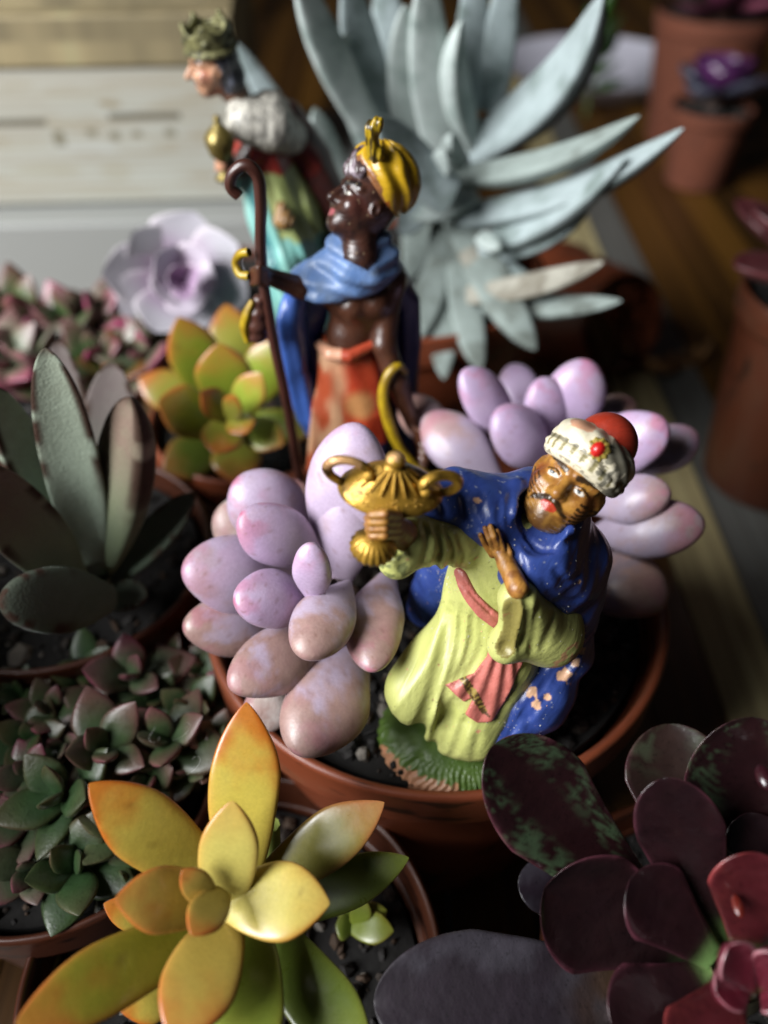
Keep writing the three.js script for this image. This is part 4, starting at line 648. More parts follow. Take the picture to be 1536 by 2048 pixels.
  const L1 = { a: L(1035, 975, -98), b: L(1035, 1050, -92), c: L(1085, 1085, -89), d: L(1140, 1060, -91), ch: L(985, 1030, -95), fr2: L(1122, 1165, -92.5), n1: L(1082, 1020, -94), n2: L(1078, 1062, -90) };
  let edge = []; const er = [0.7, 0.9, 0.8, 1.2, 1.1, 0.9, 0.6, 0.5, 0.45, 0.5], chipD = (x, y, z) => { let e = 1e9; edge.forEach((q, i) => { const r = Math.hypot(x - q[0], y - q[1], z - q[2]); if (r < 3) e = Math.min(e, r - er[i] * (0.5 + 1.1 * noise(x * 1.3, y * 1.3, z * 1.3))); }); return e; };
  const cloakF = (x, y, z) => { const d = cloak0(x, y, z); return d > 3 || d < -3 ? d : d + carved(gCloak, x, y, z) + 0.16 * sstep(0.05, -0.12, chipD(x, y, z)); };
  gCloak = carve(cloak0, [[0.7, 0.6, [1022, 990], [1016, 1040], [1034, 1095], [1046, 1150]], [0.6, 0.55, [1000, 1000], [1000, 1050], [1020, 1110]], [0.7, 0.6, [1046, 1070], [1080, 1100], [1130, 1095]], [-0.5, 0.6, [1032, 1000], [1030, 1050], [1062, 1098]], [0.5, 0.7, [1110, 1140], [1135, 1165], [1160, 1150]], [0.45, 0.6, [1085, 1160], [1110, 1200], [1160, 1200]], [0.5, 0.6, [925, 990], [935, 1030], [960, 1060]], [0.5, 0.7, [965, 985], [968, 1030], [985, 1070]], [0.5, 0.6, [880, 1000], [890, 1030]],
    [0.8, 0.8, [1150, 1250], [1150, 1310], [1105, 1370]], [0.6, 0.6, [1120, 1330], [1065, 1400], [1020, 1470]], [0.7, 0.8, [1090, 1400], [1050, 1440]], [-0.5, 0.7, [1165, 1250], [1162, 1310], [1130, 1360]]]);
  edge = [[1162, 1265], [1160, 1300], [1150, 1325], [1130, 1350], [1064, 1385], [1072, 1410], [1095, 1395], [1100, 1055], [1160, 1165], [955, 1000]].map(([a, b]) => S(cloak0, a, b));
  const blueP = (x, y, z) => {
    let c = worn(mix3(C('#28397a'), C('#364c8c'), fbm(x * 0.6, y * 0.6, z * 0.6, 3)), x, y, z, 0.175, 0);
    const f = noise(x * 4.3, y * 4.3, z * 4.3), m = noise(x * 0.5 + 8, y * 0.5, z * 0.5); if (f > 0.95 - 0.07 * m) c = mix3(c, C('#a9adb0'), 0.6);
    const e = chipD(x, y, z); if (e < 0) c = C('#d8ab88');
    return c;
  };
  part('cloak', nets(cloakF, [-24, -1, -36], [36, 72, 18], 0.33, blueP), PAINT, K);
  // ------------ neck edge, hands
  const skinP = (x, y, z) => { const n = fbm(x * 0.9, y * 0.9, z * 0.9, 3), s = Math.sin((x * 1.0 - y * 0.3) * 5); return mul3(mix3(C('#ab7836'), C('#8a5826'), sstep(0.4, 0.65, n)), 0.92 + 0.1 * s); };
  const both = (x, y, z) => Math.min(tunicF(x, y, z), cloakF(x, y, z)), hs = (px, py, l) => S(both, px, py, l);
  const w0 = hs(1036, 1176, 0.2), w1 = hs(1014, 1130, 0.7), palm = hs(1000, 1104, 0.9);
  const fing = [[hs(985, 1110, 0.9), hs(970, 1088, 1.1), hs(961, 1070, 0.6)], [hs(992, 1104, 1.0), hs(978, 1076, 1.3), hs(970, 1056, 0.7)], [hs(1000, 1103, 1.0), hs(988, 1073, 1.3), hs(981, 1052, 0.7)], [hs(1008, 1107, 0.9), hs(999, 1080, 1.1), hs(994, 1062, 0.5)]], thumb = [hs(1018, 1130, 0.6), hs(1020, 1106, 0.7), hs(1013, 1090, 0.6)];
  const handF = (x, y, z) => { let d = sCap(x, y, z, w0, w1, 1.8, 1.5); d = smin(d, sCap(x, y, z, w1, palm, 1.3, 1.2), 0.8); for (const f of fing) d = smin(d, sPath(x, y, z, f, [0.58, 0.52, 0.42]), 0.1); d = smin(d, sPath(x, y, z, thumb, [0.6, 0.52, 0.42]), 0.25); return d; };
  part('hand', nets(handF, [0, 24, -14], [20, 62, 16], 0.15, skinP), MATT, K);
  const g0 = L(770, 1050, -85), gw = L(812, 1072, -88), gf = (k) => [L(796, 1030 + k * 13, -84), L(770, 1028 + k * 14, -81.5), L(744, 1030 + k * 14, -82), L(734, 1036 + k * 13, -85)];
  const gfs = [0, 1, 2, 3].map(gf), gth = [L(800, 1044, -86), L(785, 1030, -86.5), L(768, 1024, -87)];
  const gripF = (x, y, z) => { let d = sCap(x, y, z, gw, L2.a, 2.5, 2.1); d = smin(d, sEll(x, y, z, g0, 2.4, 2.6, 2.3), 1); for (const f of gfs) d = smin(d, sPath(x, y, z, f, [0.72, 0.74, 0.66, 0.5]), 0.22); return smin(d, sPath(x, y, z, gth, [0.8, 0.75, 0.6]), 0.4); };
  const L2 = { a: L(785, 1056, -85.5) };
  part('hand', nets(gripF, [-22, 52, -10], [2, 82, 16], 0.18, (x, y, z) => mix3(skinP(x, y, z), C('#8d6a26'), 0.4 * noise(x, y, z))), MATT, K);
  // ------------ head, turban, red cap, jewel
  const roll = THREE.MathUtils.degToRad(39), hUp = IMG_UP.clone().multiplyScalar(Math.cos(roll)).addScaledVector(IMG_R, Math.sin(roll));
  const hAt = onZ(1133, 966, -0.0955), toCam = EYE.clone().sub(hAt).normalize(), hR = V().crossVectors(hUp, toCam).normalize(), fwd = toCam.clone().addScaledVector(hR, -0.1).addScaledVector(hUp, -0.06).normalize();
  hAt.addScaledVector(fwd, -0.004).sub(O);
  const ho = { beard: '#1b130d', skin: '#a87834', skin2: '#8a5c28', blush: '#7c2a22', lips: '#b02820', neck: [-1.5, -10, -4] };
  const head = headFrame(part('head', nets(headField(ho), [-8, -12, -9.5], [8, 9.5, 8.5], 0.2, headPaint(ho)), PAINT, K), hAt, fwd, hUp); head.scale.setScalar(1.0);
  const turbanF = (x, y, z) => {
    const yy = y - 4.6 + 0.30 * (z - 0) * 0.2 + 0.055 * x * x * 0.45, r = Math.hypot(x / 1.0, (z + 1.2) / 1.05), a = Math.atan2(x, z + 1.2);
    let d = Math.hypot(r - 5.5, (yy) * 0.98) - 1.9; d = smin(d, Math.hypot(r - 5.2, yy - 2.4) - 2.3, 1);
    d = smin(d, sEll(x, y, z, [0, 7.2, -1.4], 6.9, 3.2, 6.9), 1.2);
    const bead = Math.abs(Math.sin(a * 12)); d = smin(d, Math.hypot(r - 7.2, yy - 0.6) - 0.3 - 0.26 * bead, 0.3);
    d += 0.1 * Math.sin(a * 9 + yy * 2.4) * sstep(0.8, 2, yy);
    return smax(d, -sEll(x, y, z, [0, 0.6, -1.2], 5.6, 4.6, 6), 0.3);
  };
  const turbanP = (x, y, z, nx, ny, nz) => {
    const yy = y - 4.6 + 0.02475 * x * x + 0.06 * z, r = Math.hypot(x, (z + 1.2) / 1.05), a = Math.atan2(x, z + 1.2), n = fbm(x, y, z, 3);
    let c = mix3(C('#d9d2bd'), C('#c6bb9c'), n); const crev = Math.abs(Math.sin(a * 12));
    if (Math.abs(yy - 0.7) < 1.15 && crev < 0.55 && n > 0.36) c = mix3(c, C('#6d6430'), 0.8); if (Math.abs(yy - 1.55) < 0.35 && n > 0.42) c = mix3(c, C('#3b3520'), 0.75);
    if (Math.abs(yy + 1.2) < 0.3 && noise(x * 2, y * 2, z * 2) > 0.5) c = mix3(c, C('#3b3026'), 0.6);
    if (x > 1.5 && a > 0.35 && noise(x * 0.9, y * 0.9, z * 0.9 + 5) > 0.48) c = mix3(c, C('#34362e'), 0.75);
    if (Math.hypot((x + 3.4) / 2.4, y - 8.7 , (z - 2.5) / 3) < 1.0 + 0.3 * n) c = C('#c59476');
    return c;
  };
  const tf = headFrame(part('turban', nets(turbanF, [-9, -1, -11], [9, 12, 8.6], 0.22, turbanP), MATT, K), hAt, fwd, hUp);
  headFrame(part('cap', nets((x, y, z) => smax(sEll(x, y, z, [0.4, 8.6, -3.2], 5.2, 5.2, 5.2), -(y - 7.5), 0.5), [-7, 6, -10], [7, 15, 4], 0.25, (x, y, z) => worn(C('#8e2a18'), x, y, z, 0.12, 0.05)), MATT, K), hAt, fwd, hUp);
  const jw = headFrame(part('jewel', nets((x, y, z) => smin(sEll(x, y, z, [0.9, 7.1, 6.0], 1.9, 1.9, 0.9) + 0.14 * Math.sin(Math.atan2(y - 7.1, x - 0.9) * 10), sEll(x, y, z, [0.9, 7.1, 6.4], 1.05, 1.25, 1.1), 0.2), [-2, 4, 3], [4, 10, 9], 0.16, (x, y, z) => (Math.hypot((x - 0.9) / 1.05, (y - 7.1) / 1.25) < 1 ? C('#b01a16') : mix3(C('#4a421c'), C('#b09a48'), noise(x * 3, y * 3, z * 3)))), PAINT, K), hAt, fwd, hUp);
  // ------------ golden vessel
  {
    const at = onZ(784, 966, -0.0895).sub(O), ves = new THREE.Group(); ves.name = 'vessel'; ves.position.copy(at); K.add(ves); ves.scale.set(0.0071, 0.0069, 0.0069);
    const ax = V(0.1, 0.98, 0.14).normalize(); ves.quaternion.setFromUnitVectors(V(0, 1, 0), ax);
    const gp = (x, y, z) => { const n = fbm(x * 3, y * 3, z * 3, 4); return mix3(mix3(C('#b98f34'), C('#8a6a2a'), n), C('#3c2c10'), sstep(0.5, 0.68, n) * 0.9); };
    const lid = new THREE.LatheGeometry([[0, 0.62], [0.16, 0.6], [0.24, 0.5], [0.36, 0.42], [0.56, 0.26], [0.76, 0.06], [0.9, -0.1], [0.98, -0.2], [0.97, -0.25], [0.9, -0.27], [0.6, -0.3], [0.36, -0.36], [0.26, -0.5], [0, -0.5]].map(([x, y]) => new THREE.Vector2(x, y)), 96), p = lid.attributes.position;
    for (let i = 0; i < p.count; i++) { const x = p.getX(i), y = p.getY(i), z = p.getZ(i), r = Math.hypot(x, z), k = 1 + 0.02 * (noise(x * 6, y * 6, z * 6) - 0.5); p.setXYZ(i, x * k * 1.16, y, z * k * 0.8); }
    lid.computeVertexNormals(); recolor(lid, gp); part('bowl', lid, GOLD, ves);
    const knob = new THREE.SphereGeometry(0.21, 24, 18); knob.scale(1, 0.92, 1); knob.translate(0, 0.76, 0); recolor(knob, (x, y, z) => mix3(gp(x, y, z), C('#c9a070'), y > 0.8 && noise(x * 9, y * 9, z * 9) > 0.45 ? 0.8 : 0)); part('knob', knob, GOLD, ves);
    for (let k = 0; k < 9; k++) { const a = (k - 4) * 0.34 + 1.57, pt = (r, y) => V(Math.cos(a) * r * 1.1, y + 0.02, Math.sin(a) * r * 0.82); const g = tubeGeo([pt(0.26, 0.55), pt(0.42, 0.42), pt(0.6, 0.27), pt(0.72, 0.15)], [0.04, 0.035, 0.04, 0.02], 16, 8, gp); part('rib', g, GOLD, ves); }
    const studs = []; for (let k = 0; k < 70; k++) { const a = 0.4 + rnd() * 2.4, r = 0.66 + rnd() * 0.26, y = mixn(0.2, -0.14, (r - 0.6) / 0.32), g = new THREE.IcosahedronGeometry(0.022 + rnd() * 0.018, 1); g.translate(Math.cos(a) * r * 1.12, y, Math.sin(a) * r * 0.81); studs.push(g); }
    part('stud', recolor(mergeGeometries(studs), gp), GOLD, ves).userData.kind = 'stuff';
    const hl = tubeGeo([V(-0.5, 0.42, 0.12), V(-0.62, 0.58, 0.1), V(-0.9, 0.68, 0.05), V(-1.22, 0.6, 0), V(-1.38, 0.36, -0.02), V(-1.3, 0.1, -0.02), V(-1.06, -0.1, 0)], [0.1, 0.1, 0.1, 0.12, 0.12, 0.1, 0.09], 50, 12, (x, y, z) => mix3(gp(x, y, z), C('#c4986c'), y > 0.4 && x < -0.7 ? 0.7 : 0)); part('handle', hl, GOLD, ves);
    const hr = tubeGeo([V(0.72, 0.16, 0.34), V(0.62, 0.34, 0.3), V(0.78, 0.5, 0.2), V(1.05, 0.5, 0.1), V(1.32, 0.34, 0.04), V(1.38, 0.06, 0.0), V(1.22, -0.16, 0.0), V(1.0, -0.2, 0.0)], [0.1, 0.13, 0.13, 0.12, 0.12, 0.12, 0.1, 0.09], 50, 12, gp); part('handle', hr, GOLD, ves);
    const cl = new THREE.SphereGeometry(0.13, 16, 12); recolor(cl, gp); const c1 = part('scroll', cl, GOLD, ves); c1.position.set(-0.52, 0.42, 0.2); const c2 = part('scroll', cl, GOLD, ves); c2.position.set(0.68, 0.22, 0.36);
    const ft = new THREE.LatheGeometry([[0, -1.62], [0.3, -1.64], [0.47, -1.55], [0.5, -1.42], [0.4, -1.24], [0.26, -1.1], [0, -1.08]].map(([x, y]) => new THREE.Vector2(x, y)), 72), fp = ft.attributes.position; for (let i = 0; i < fp.count; i++) { const x = fp.getX(i), z = fp.getZ(i), k = 1 + 0.05 * Math.sin(Math.atan2(z, x) * 20) * sstep(0.25, 0.45, Math.hypot(x, z)); fp.setX(i, x * k); fp.setZ(i, z * k); } ft.computeVertexNormals(); recolor(ft, gp); const fo = part('foot', ft, GOLD, ves), fw = onZ(748, 1090, -0.0835).sub(O).sub(at).divideScalar(0.0069).applyQuaternion(ves.quaternion.clone().invert()); fo.position.copy(fw).add(V(0, 1.4, 0));
    part('stem', recolor(new THREE.CylinderGeometry(0.2, 0.22, 1, 24), gp), GOLD, ves).position.copy(fw).add(V(0.1, 0.5, -0.05));
  }
  { // grains of sand and white specks stuck to the paint
    const all = (x, y, z) => Math.min(tunicF(x, y, z), cloakF(x, y, z)), geos = [], ico = new THREE.IcosahedronGeometry(1, 0);
    for (let k = 0; k < 330; k++) { const near = k < 60, px = near ? rr(872, 918) : rr(850, 1172), py = near ? rr(1130, 1185) : rr(985, 1470), q = S(all, px, py); if (all(q[0], q[1], q[2]) > 0.2) continue; const r = 0.00004 + 0.00011 * Math.pow(rnd(), 3), g = ico.clone().scale(r * rr(0.7, 1.6), r * rr(0.5, 1), r).rotateX(rnd() * 6).rotateY(rnd() * 6).translate(q[0] * 0.001, q[1] * 0.001, q[2] * 0.001), tone = rnd() > 0.25 ? C('#b9b6ac') : C('#c99a78'); geos.push(recolor(g, () => tone)); }
    part('speck', mergeGeometries(geos), POTM.grain, K).userData.kind = 'stuff';
  }
  // ------------ grassy base
  const b0 = L(880, 1490, -88), baseF = (x, y, z) => {
    let d = sEll(x, y, z, [2.5, -1.6, 2.5], 16.5, 6.2, 10.5); d = smin(d, sEll(x, y, z, [10, -1, -6], 13, 6.5, 11), 4); d = smin(d, sEll(x, y, z, [-6, 0.5, -2], 9, 5.5, 8), 4);
    const a = Math.atan2(z - 2, x - 3); d += (0.16 + 0.22 * noise(x * 0.5, 3, z * 0.5)) * Math.sin(a * 52 + 9 * noise(x * 0.35, y * 0.6, z * 0.35)) * sstep(6, 1, y) + 0.35 * (noise(x * 0.5, y * 0.5, z * 0.5) - 0.5); return smax(d, -(y + 1.5), 0.2);
  };
  part('base', nets(baseF, [-20, -2, -24], [26, 9, 18], 0.4, (x, y, z) => { const n = fbm(x * 0.5, y * 0.5, z * 0.5, 3); let c = mix3(C('#3f5a22'), C('#5f7a30'), n); if (y < 0.5 + 1.2 * noise(x * 1.6, 3, z * 1.6) + (x < 1 && z > 2 ? 0.9 : -1.2)) c = mix3(CLAYC, C('#a9805c'), n); return c; }), MATT, K);
}
{ // ---------------------------------------------------------------- standing figurine with yellow turban and crooked staff
  const O = V(-0.008, 0.079, -0.166), L = local(O), S = surfaceAt(O);
  const K = thing('standing_figurine', 'painted figurine in yellow turban, blue cloak and red skirt holding a crooked staff', 'figurine', O, 'painted figurines among the succulents');
  const skinP2 = (x, y, z) => { const n = fbm(x * 0.6, y * 0.6, z * 0.6, 3); return worn(mix3(C('#52301f'), C('#3a2219'), n), x, y, z, 0.12, 0.03); };
  const chest = L(722, 610, -166), waist = L(694, 700, -166), shR = L(668, 572, -166), shL = L(775, 560, -167), elbR = L(600, 575, -161), haR = L(524, 548, -157), elbL = L(768, 690, -160), fore = L(794, 765, -157), wrL = L(826, 848, -156), fist = L(846, 872, -155), nk = L(722, 510, -167);
  const bodyF = (x, y, z) => {
    let d = sCap(x, y, z, chest, waist, 6.6, 5.4); d = smin(d, sCap(x, y, z, shR, shL, 4.6, 4.6), 4); d = smin(d, sCap(x, y, z, chest, nk, 4.6, 3.4), 3);
    d = smin(d, sSph(x, y, z, L3.p1, 3.4), 1.6); d = smin(d, sSph(x, y, z, L3.p2, 3.2), 1.6); d = smin(d, sEll(x, y, z, L3.b, 5.2, 5.4, 4.6), 2);
    d = smin(d, sCap(x, y, z, shR, elbR, 3.3, 2.5), 2); d = smin(d, sCap(x, y, z, elbR, haR, 2.5, 1.7), 0.8);
    d = smin(d, sCap(x, y, z, shL, elbL, 3.6, 2.7), 1.2); d = smin(d, sCap(x, y, z, elbL, fore, 2.7, 2.6), 1); d = smin(d, sCap(x, y, z, fore, wrL, 2.6, 1.8), 1); d = smin(d, sEll(x, y, z, fist, 2.6, 2.4, 2.4), 1);
    for (const f of L3.fl) d = smin(d, sPath(x, y, z, f, [0.8, 0.8, 0.7]), 0.25);
    for (const f of L3.fr) d = smin(d, sPath(x, y, z, f, [0.75, 0.75, 0.6]), 0.25);
    d = smin(d, sEll(x, y, z, haR, 2.0, 1.9, 1.8), 0.8); return d;
  };
  const L3 = { p1: L(705, 612, -161.5), p2: L(752, 606, -162), b: L(700, 675, -163.5) };
  L3.fl = [0, 1, 2, 3].map((k) => [L(828 + k * 3, 858 + k * 9, -153.5), L(842 + k * 3, 862 + k * 9, -151.8), L(858, 868 + k * 9, -153.5)]);
  L3.fr = [0, 1, 2, 3].map((k) => [L(532, 540 + k * 9, -155), L(518, 536 + k * 9, -153.6), L(504, 540 + k * 9, -155.5)]);
  part('body', nets(bodyF, [-32, 10, -16], [24, 100, 22], 0.45, skinP2), PAINT, K);
  // head looks up to the left
  const ho = { skin: '#43281f', skin2: '#2f1c18', lips: '#a85a5e', blush: '#57302a', neck: [1.2, -10, -4.5] };
  const hAt = onZ(722, 404, -0.1655).sub(O), fwd = V(-0.78, 0.55, 0.2).normalize(), hUp = V(0.4, 0.76, -0.42).normalize();
  headFrame(part('head', nets(headField(ho), [-8, -12, -10], [8, 9.5, 8.5], 0.3, headPaint(ho)), PAINT, K), hAt, fwd, hUp);
  const turb = (x, y, z) => { const yy = (y - 2.4 - 0.72 * z) / 1.23, a = Math.atan2(x, z * 0.7 - y * 0.7 + 8); let d = sEll(x, y, z, [0, 5.9, -2.2], 7.4, 7.3, 8.2); d += 0.45 * Math.sin(a * 11 + 0.6 * Math.sin(y)) * sstep(0, 3, yy); d = smax(d, -(yy - 0.2), 1); return d; };
  headFrame(part('turban', nets(turb, [-11, -8, -15], [11, 16, 8], 0.34, (x, y, z) => { const yy = (y - 2.4 - 0.72 * z) / 1.23, n = noise(x * 0.8, y * 0.8, z * 0.8); let c = worn(C('#b8921c'), x, y, z, 0.13, 0.1); if (yy < 0.5 + 0.8 * n) c = mix3(C('#56382a'), C('#8a5a30'), n); if (yy < 1.5 && z < -2.5) c = mix3(C('#8a2c1a'), c, 0.3); return c; }), PAINT, K), hAt, fwd, hUp);
  headFrame(part('hair', nets((x, y, z) => smin(smin(sEll(x, y, z, [-1.6, 5.2, 4.0], 2.8, 2.2, 1.6), sEll(x, y, z, [2.0, 5.2, 3.8], 2.4, 2.0, 1.6), 0.7), sEll(x, y, z, [0, 7.4, 4.2], 2.0, 2.4, 1.7), 1) + 0.22 * Math.sin(x * 4 + y), [-6, 0, 0], [6, 11, 7], 0.3, (x, y, z) => mix3(C('#3c2c2c'), C('#7d7078'), sstep(0.5, 0.7, noise(x * 1.6, y * 0.8, z))), ), PAINT, K), hAt, fwd, hUp);
  const pl = [L(752, 310, -164), L(744, 280, -164), L(746, 258, -164), L(756, 246, -163.5)];
  part('plume', nets((x, y, z) => sPath(x, y, z, pl, [1.6, 1.3, 1.7, 1.2]) + 0.2 * Math.sin(x * 4 + z * 2), [0, 60, -10], [16, 104, 16], 0.34, (x, y, z) => mix3(C('#a08418'), C('#3e3214'), sstep(0.45, 0.6, noise(x * 2.4, y * 0.6, z)))), PAINT, K);
  // scarf and cloak
  const sc = [L(672, 520, -164), L(700, 545, -160.5), L(740, 545, -160.5), L(772, 520, -164)], sc2 = [L(606, 566, -163), L(640, 586, -160), L(712, 580, -159.5), L(776, 548, -163)], scb = [L(700, 470, -168), L(760, 470, -169)];
  const scarfF = (x, y, z) => { let d = sPath(x, y, z, sc, [3.6, 3.6, 3.4, 3.2]); d = smin(d, sPath(x, y, z, sc2, [2.0, 2.4, 2.0, 1.6]), 3); d = smin(d, sPath(x, y, z, [L(688, 488, -165), L(720, 500, -162), L(757, 488, -165)], [3.4, 3.2, 3.2]), 2.4); d = smin(d, sCap(x, y, z, L5.a, L5.b, 4.2, 3.6), 3); return d + 0.3 * Math.sin((y + x * 0.12) * 1.7 + 1.2 * Math.sin(x * 0.3)); };
  const L5 = { a: L(622, 556, -164), b: L(770, 535, -168) };
  part('scarf', nets(scarfF, [-26, 40, -14], [18, 92, 16], 0.42, (x, y, z) => { let c = worn(mix3(C('#5078b4'), C('#6f7f96'), fbm(x * 0.5, y * 0.5, z * 0.5)), x, y, z, 0.14, 0.12); return c; }), MATT, K);
  const ca = [L(600, 575, -164), L(582, 640, -163), L(585, 740, -163), L(622, 830, -163), L(660, 900, -166)], cb = [L(640, 580, -168), L(625, 660, -169), L(640, 780, -169), L(670, 880, -170)], cc = [L(778, 545, -171), L(812, 600, -173), L(815, 690, -173), L(800, 800, -173), L(790, 900, -172)], cd = [L(730, 560, -174), L(735, 700, -175), L(725, 900, -175)];
  const cloak2 = (x, y, z) => { let d = sPath(x, y, z, ca, [2.6, 3.4, 3.6, 3.4, 3.0]); d = smin(d, sPath(x, y, z, cb, [2.2, 3.2, 3.6, 4.2]), 2.2); d = smin(d, sPath(x, y, z, cc, [3.6, 3.4, 3.6, 4.6, 5]), 3); d = smin(d, sPath(x, y, z, cd, [4.5, 5.5, 6.5]), 5); return d + 0.28 * Math.sin(x * 1.5 + y * 0.12 + z * 0.5); };
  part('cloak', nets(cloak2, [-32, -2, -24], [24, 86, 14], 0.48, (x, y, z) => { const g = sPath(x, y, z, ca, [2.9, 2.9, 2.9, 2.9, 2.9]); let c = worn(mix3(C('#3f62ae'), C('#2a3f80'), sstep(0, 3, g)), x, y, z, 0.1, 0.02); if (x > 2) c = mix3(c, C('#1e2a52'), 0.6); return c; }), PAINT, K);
  // skirt with waistband
  const sk = [L(690, 700, -165), L(700, 780, -164), L(705, 860, -163), L(700, 960, -164)], sl = [L(668, 720, -163), L(655, 820, -160), L(650, 930, -160)], sr = [L(730, 720, -163), L(745, 820, -160.5), L(745, 940, -161)];
  const skirtF = (x, y, z) => { let d = sPath(x, y, z, sk, [6.3, 7.2, 7.8, 8.4]); d = smin(d, sPath(x, y, z, sl, [3.2, 3.8, 4.6]), 2.4); d = smin(d, sPath(x, y, z, sr, [3.4, 4.2, 4.8]), 2.4); d += 0.26 * Math.sin(x * 0.95 + 0.1 * y + 1.6 * Math.sin(y * 0.14)); return smax(d, y - L6.t[1], 1); };
  const L6 = { t: L(692, 684, -160) };
  part('skirt', nets(skirtF, [-24, -2, -16], [18, 62, 18], 0.46, (x, y, z) => { const n = fbm(x * 0.4, y * 0.25, z * 0.4, 3); let c = mix3(C('#a62c1a'), C('#b8482a'), n); c = mix3(c, mix3(C('#d3a27c'), C('#b4512f'), sstep(0.35, 0.75, noise(x * 0.7, y * 0.12, z * 0.5))), sstep(sl[1][0] + 5.5, sl[1][0] + 2.5, x - 1.5 * n)); c = mix3(c, C('#b58a56'), 0.8 * sstep(5, 2, Math.hypot(x - sr[1][0] + 3, y - 36))); if (x > sr[1][0] - 1 + 3 * (n - 0.5) && y < 24) c = C('#22284a'); return worn(c, x, y, z, 0.14, 0.03); }), PAINT, K);
  const wb = [L(640, 690, -163), L(662, 708, -158.5), L(700, 712, -157.5), L(745, 690, -160)];
  part('waistband', nets((x, y, z) => sPath(x, y, z, wb, [1.3, 1.7, 1.5, 1.2]), [-24, 20, -8], [14, 66, 18], 0.36, (x, y, z) => worn(x > wb[2][0] - 2 ? C('#a8442c') : C('#cf9a7c'), x, y, z, 0.1, 0.05)), PAINT, K);
  // staff with a crook, ring, gourd, armlet and ribbon
  const W = (a) => V(a[0], a[1], a[2]).multiplyScalar(0.001), stp = [L(478, 392, -157), L(461, 374, -157), L(466, 346, -157), L(492, 330, -157), L(514, 350, -157), L(521, 400, -157), L(521, 470, -157), L(524, 540, -156.5), L(545, 670, -155), L(578, 830, -153.5), L(604, 990, -152)].map(W);
  part('staff', tubeGeo(stp, [0.0011, 0.0013, 0.0012, 0.0012, 0.0012, 0.0012, 0.0012, 0.0012, 0.0012, 0.0012], 160, 12, (x, y, z) => mul3(C('#3d211a'), 0.7 + 0.7 * noise(x * 900, y * 200, z * 900))), PAINT, K);
  const YEL = (x, y, z) => mix3(C('#b79a1a'), C('#7a5f14'), noise(x * 700, y * 700, z * 700));
  const ring = (pts, r) => part('bangle', tubeGeo(pts.map(W), [r, r], 40, 10, YEL), PAINT, K);
  ring([L(498, 504, -155), L(480, 508, -156), L(472, 526, -157), L(480, 548, -156), L(498, 552, -155)], 0.0009);
  const gd = [L(520, 600, -156), L(516, 640, -156), L(514, 668, -156)];
  part('pouch', nets((x, y, z) => sPath(x, y, z, gd, [1.4, 2.4, 2.2]) + 0.15 * Math.sin(y * 2), [-34, 30, -4], [-8, 76, 20], 0.36, (x, y, z) => mix3(C('#3a201a'), C('#57352a'), noise(x, y, z))), PAINT, K);
  part('pouch_trim', tubeGeo([L(506, 600, -155), L(496, 625, -155), L(490, 655, -155), L(496, 684, -155)].map(W), [0.0006, 0.0012, 0.0012, 0.0007], 30, 10, YEL), PAINT, K);
  part('ribbon', tubeGeo([L(812, 745, -157), L(796, 732, -155.5), L(778, 748, -154.5), L(766, 790, -153.5), L(776, 840, -152), L(796, 890, -151), L(828, 930, -150), L(858, 950, -150)].map(W), [0.0007, 0.0011, 0.0013, 0.0014, 0.0012, 0.0011, 0.0009], 90, 12, YEL), PAINT, K);
  const L7 = { a: L(852, 880, -153), b: L(848, 925, -151) };
  part('sword_hilt', nets((x, y, z) => sPath(x, y, z, [L7.a, L7.b], [1.7, 1.3]) + 0.25 * Math.sin(y * 3.6 + x), [4, 0, -2], [26, 44, 24], 0.32, (x, y, z) => mix3(C('#3d241c'), C('#6a4634'), noise(x * 1.5, y * 1.5, z * 1.5))), PAINT, K);
  part('base', nets((x, y, z) => smax(sEll(x, y, z, [-1, -1.5, 1], 15, 5, 11) + 0.4 * Math.sin(x * 2 + z), -y - 1.5, 0.3), [-18, -2, -14], [18, 6, 16], 0.6, (x, y, z) => mix3(C('#3f5a22'), C('#6a6a38'), noise(x, y, z))), MATT, K);
}
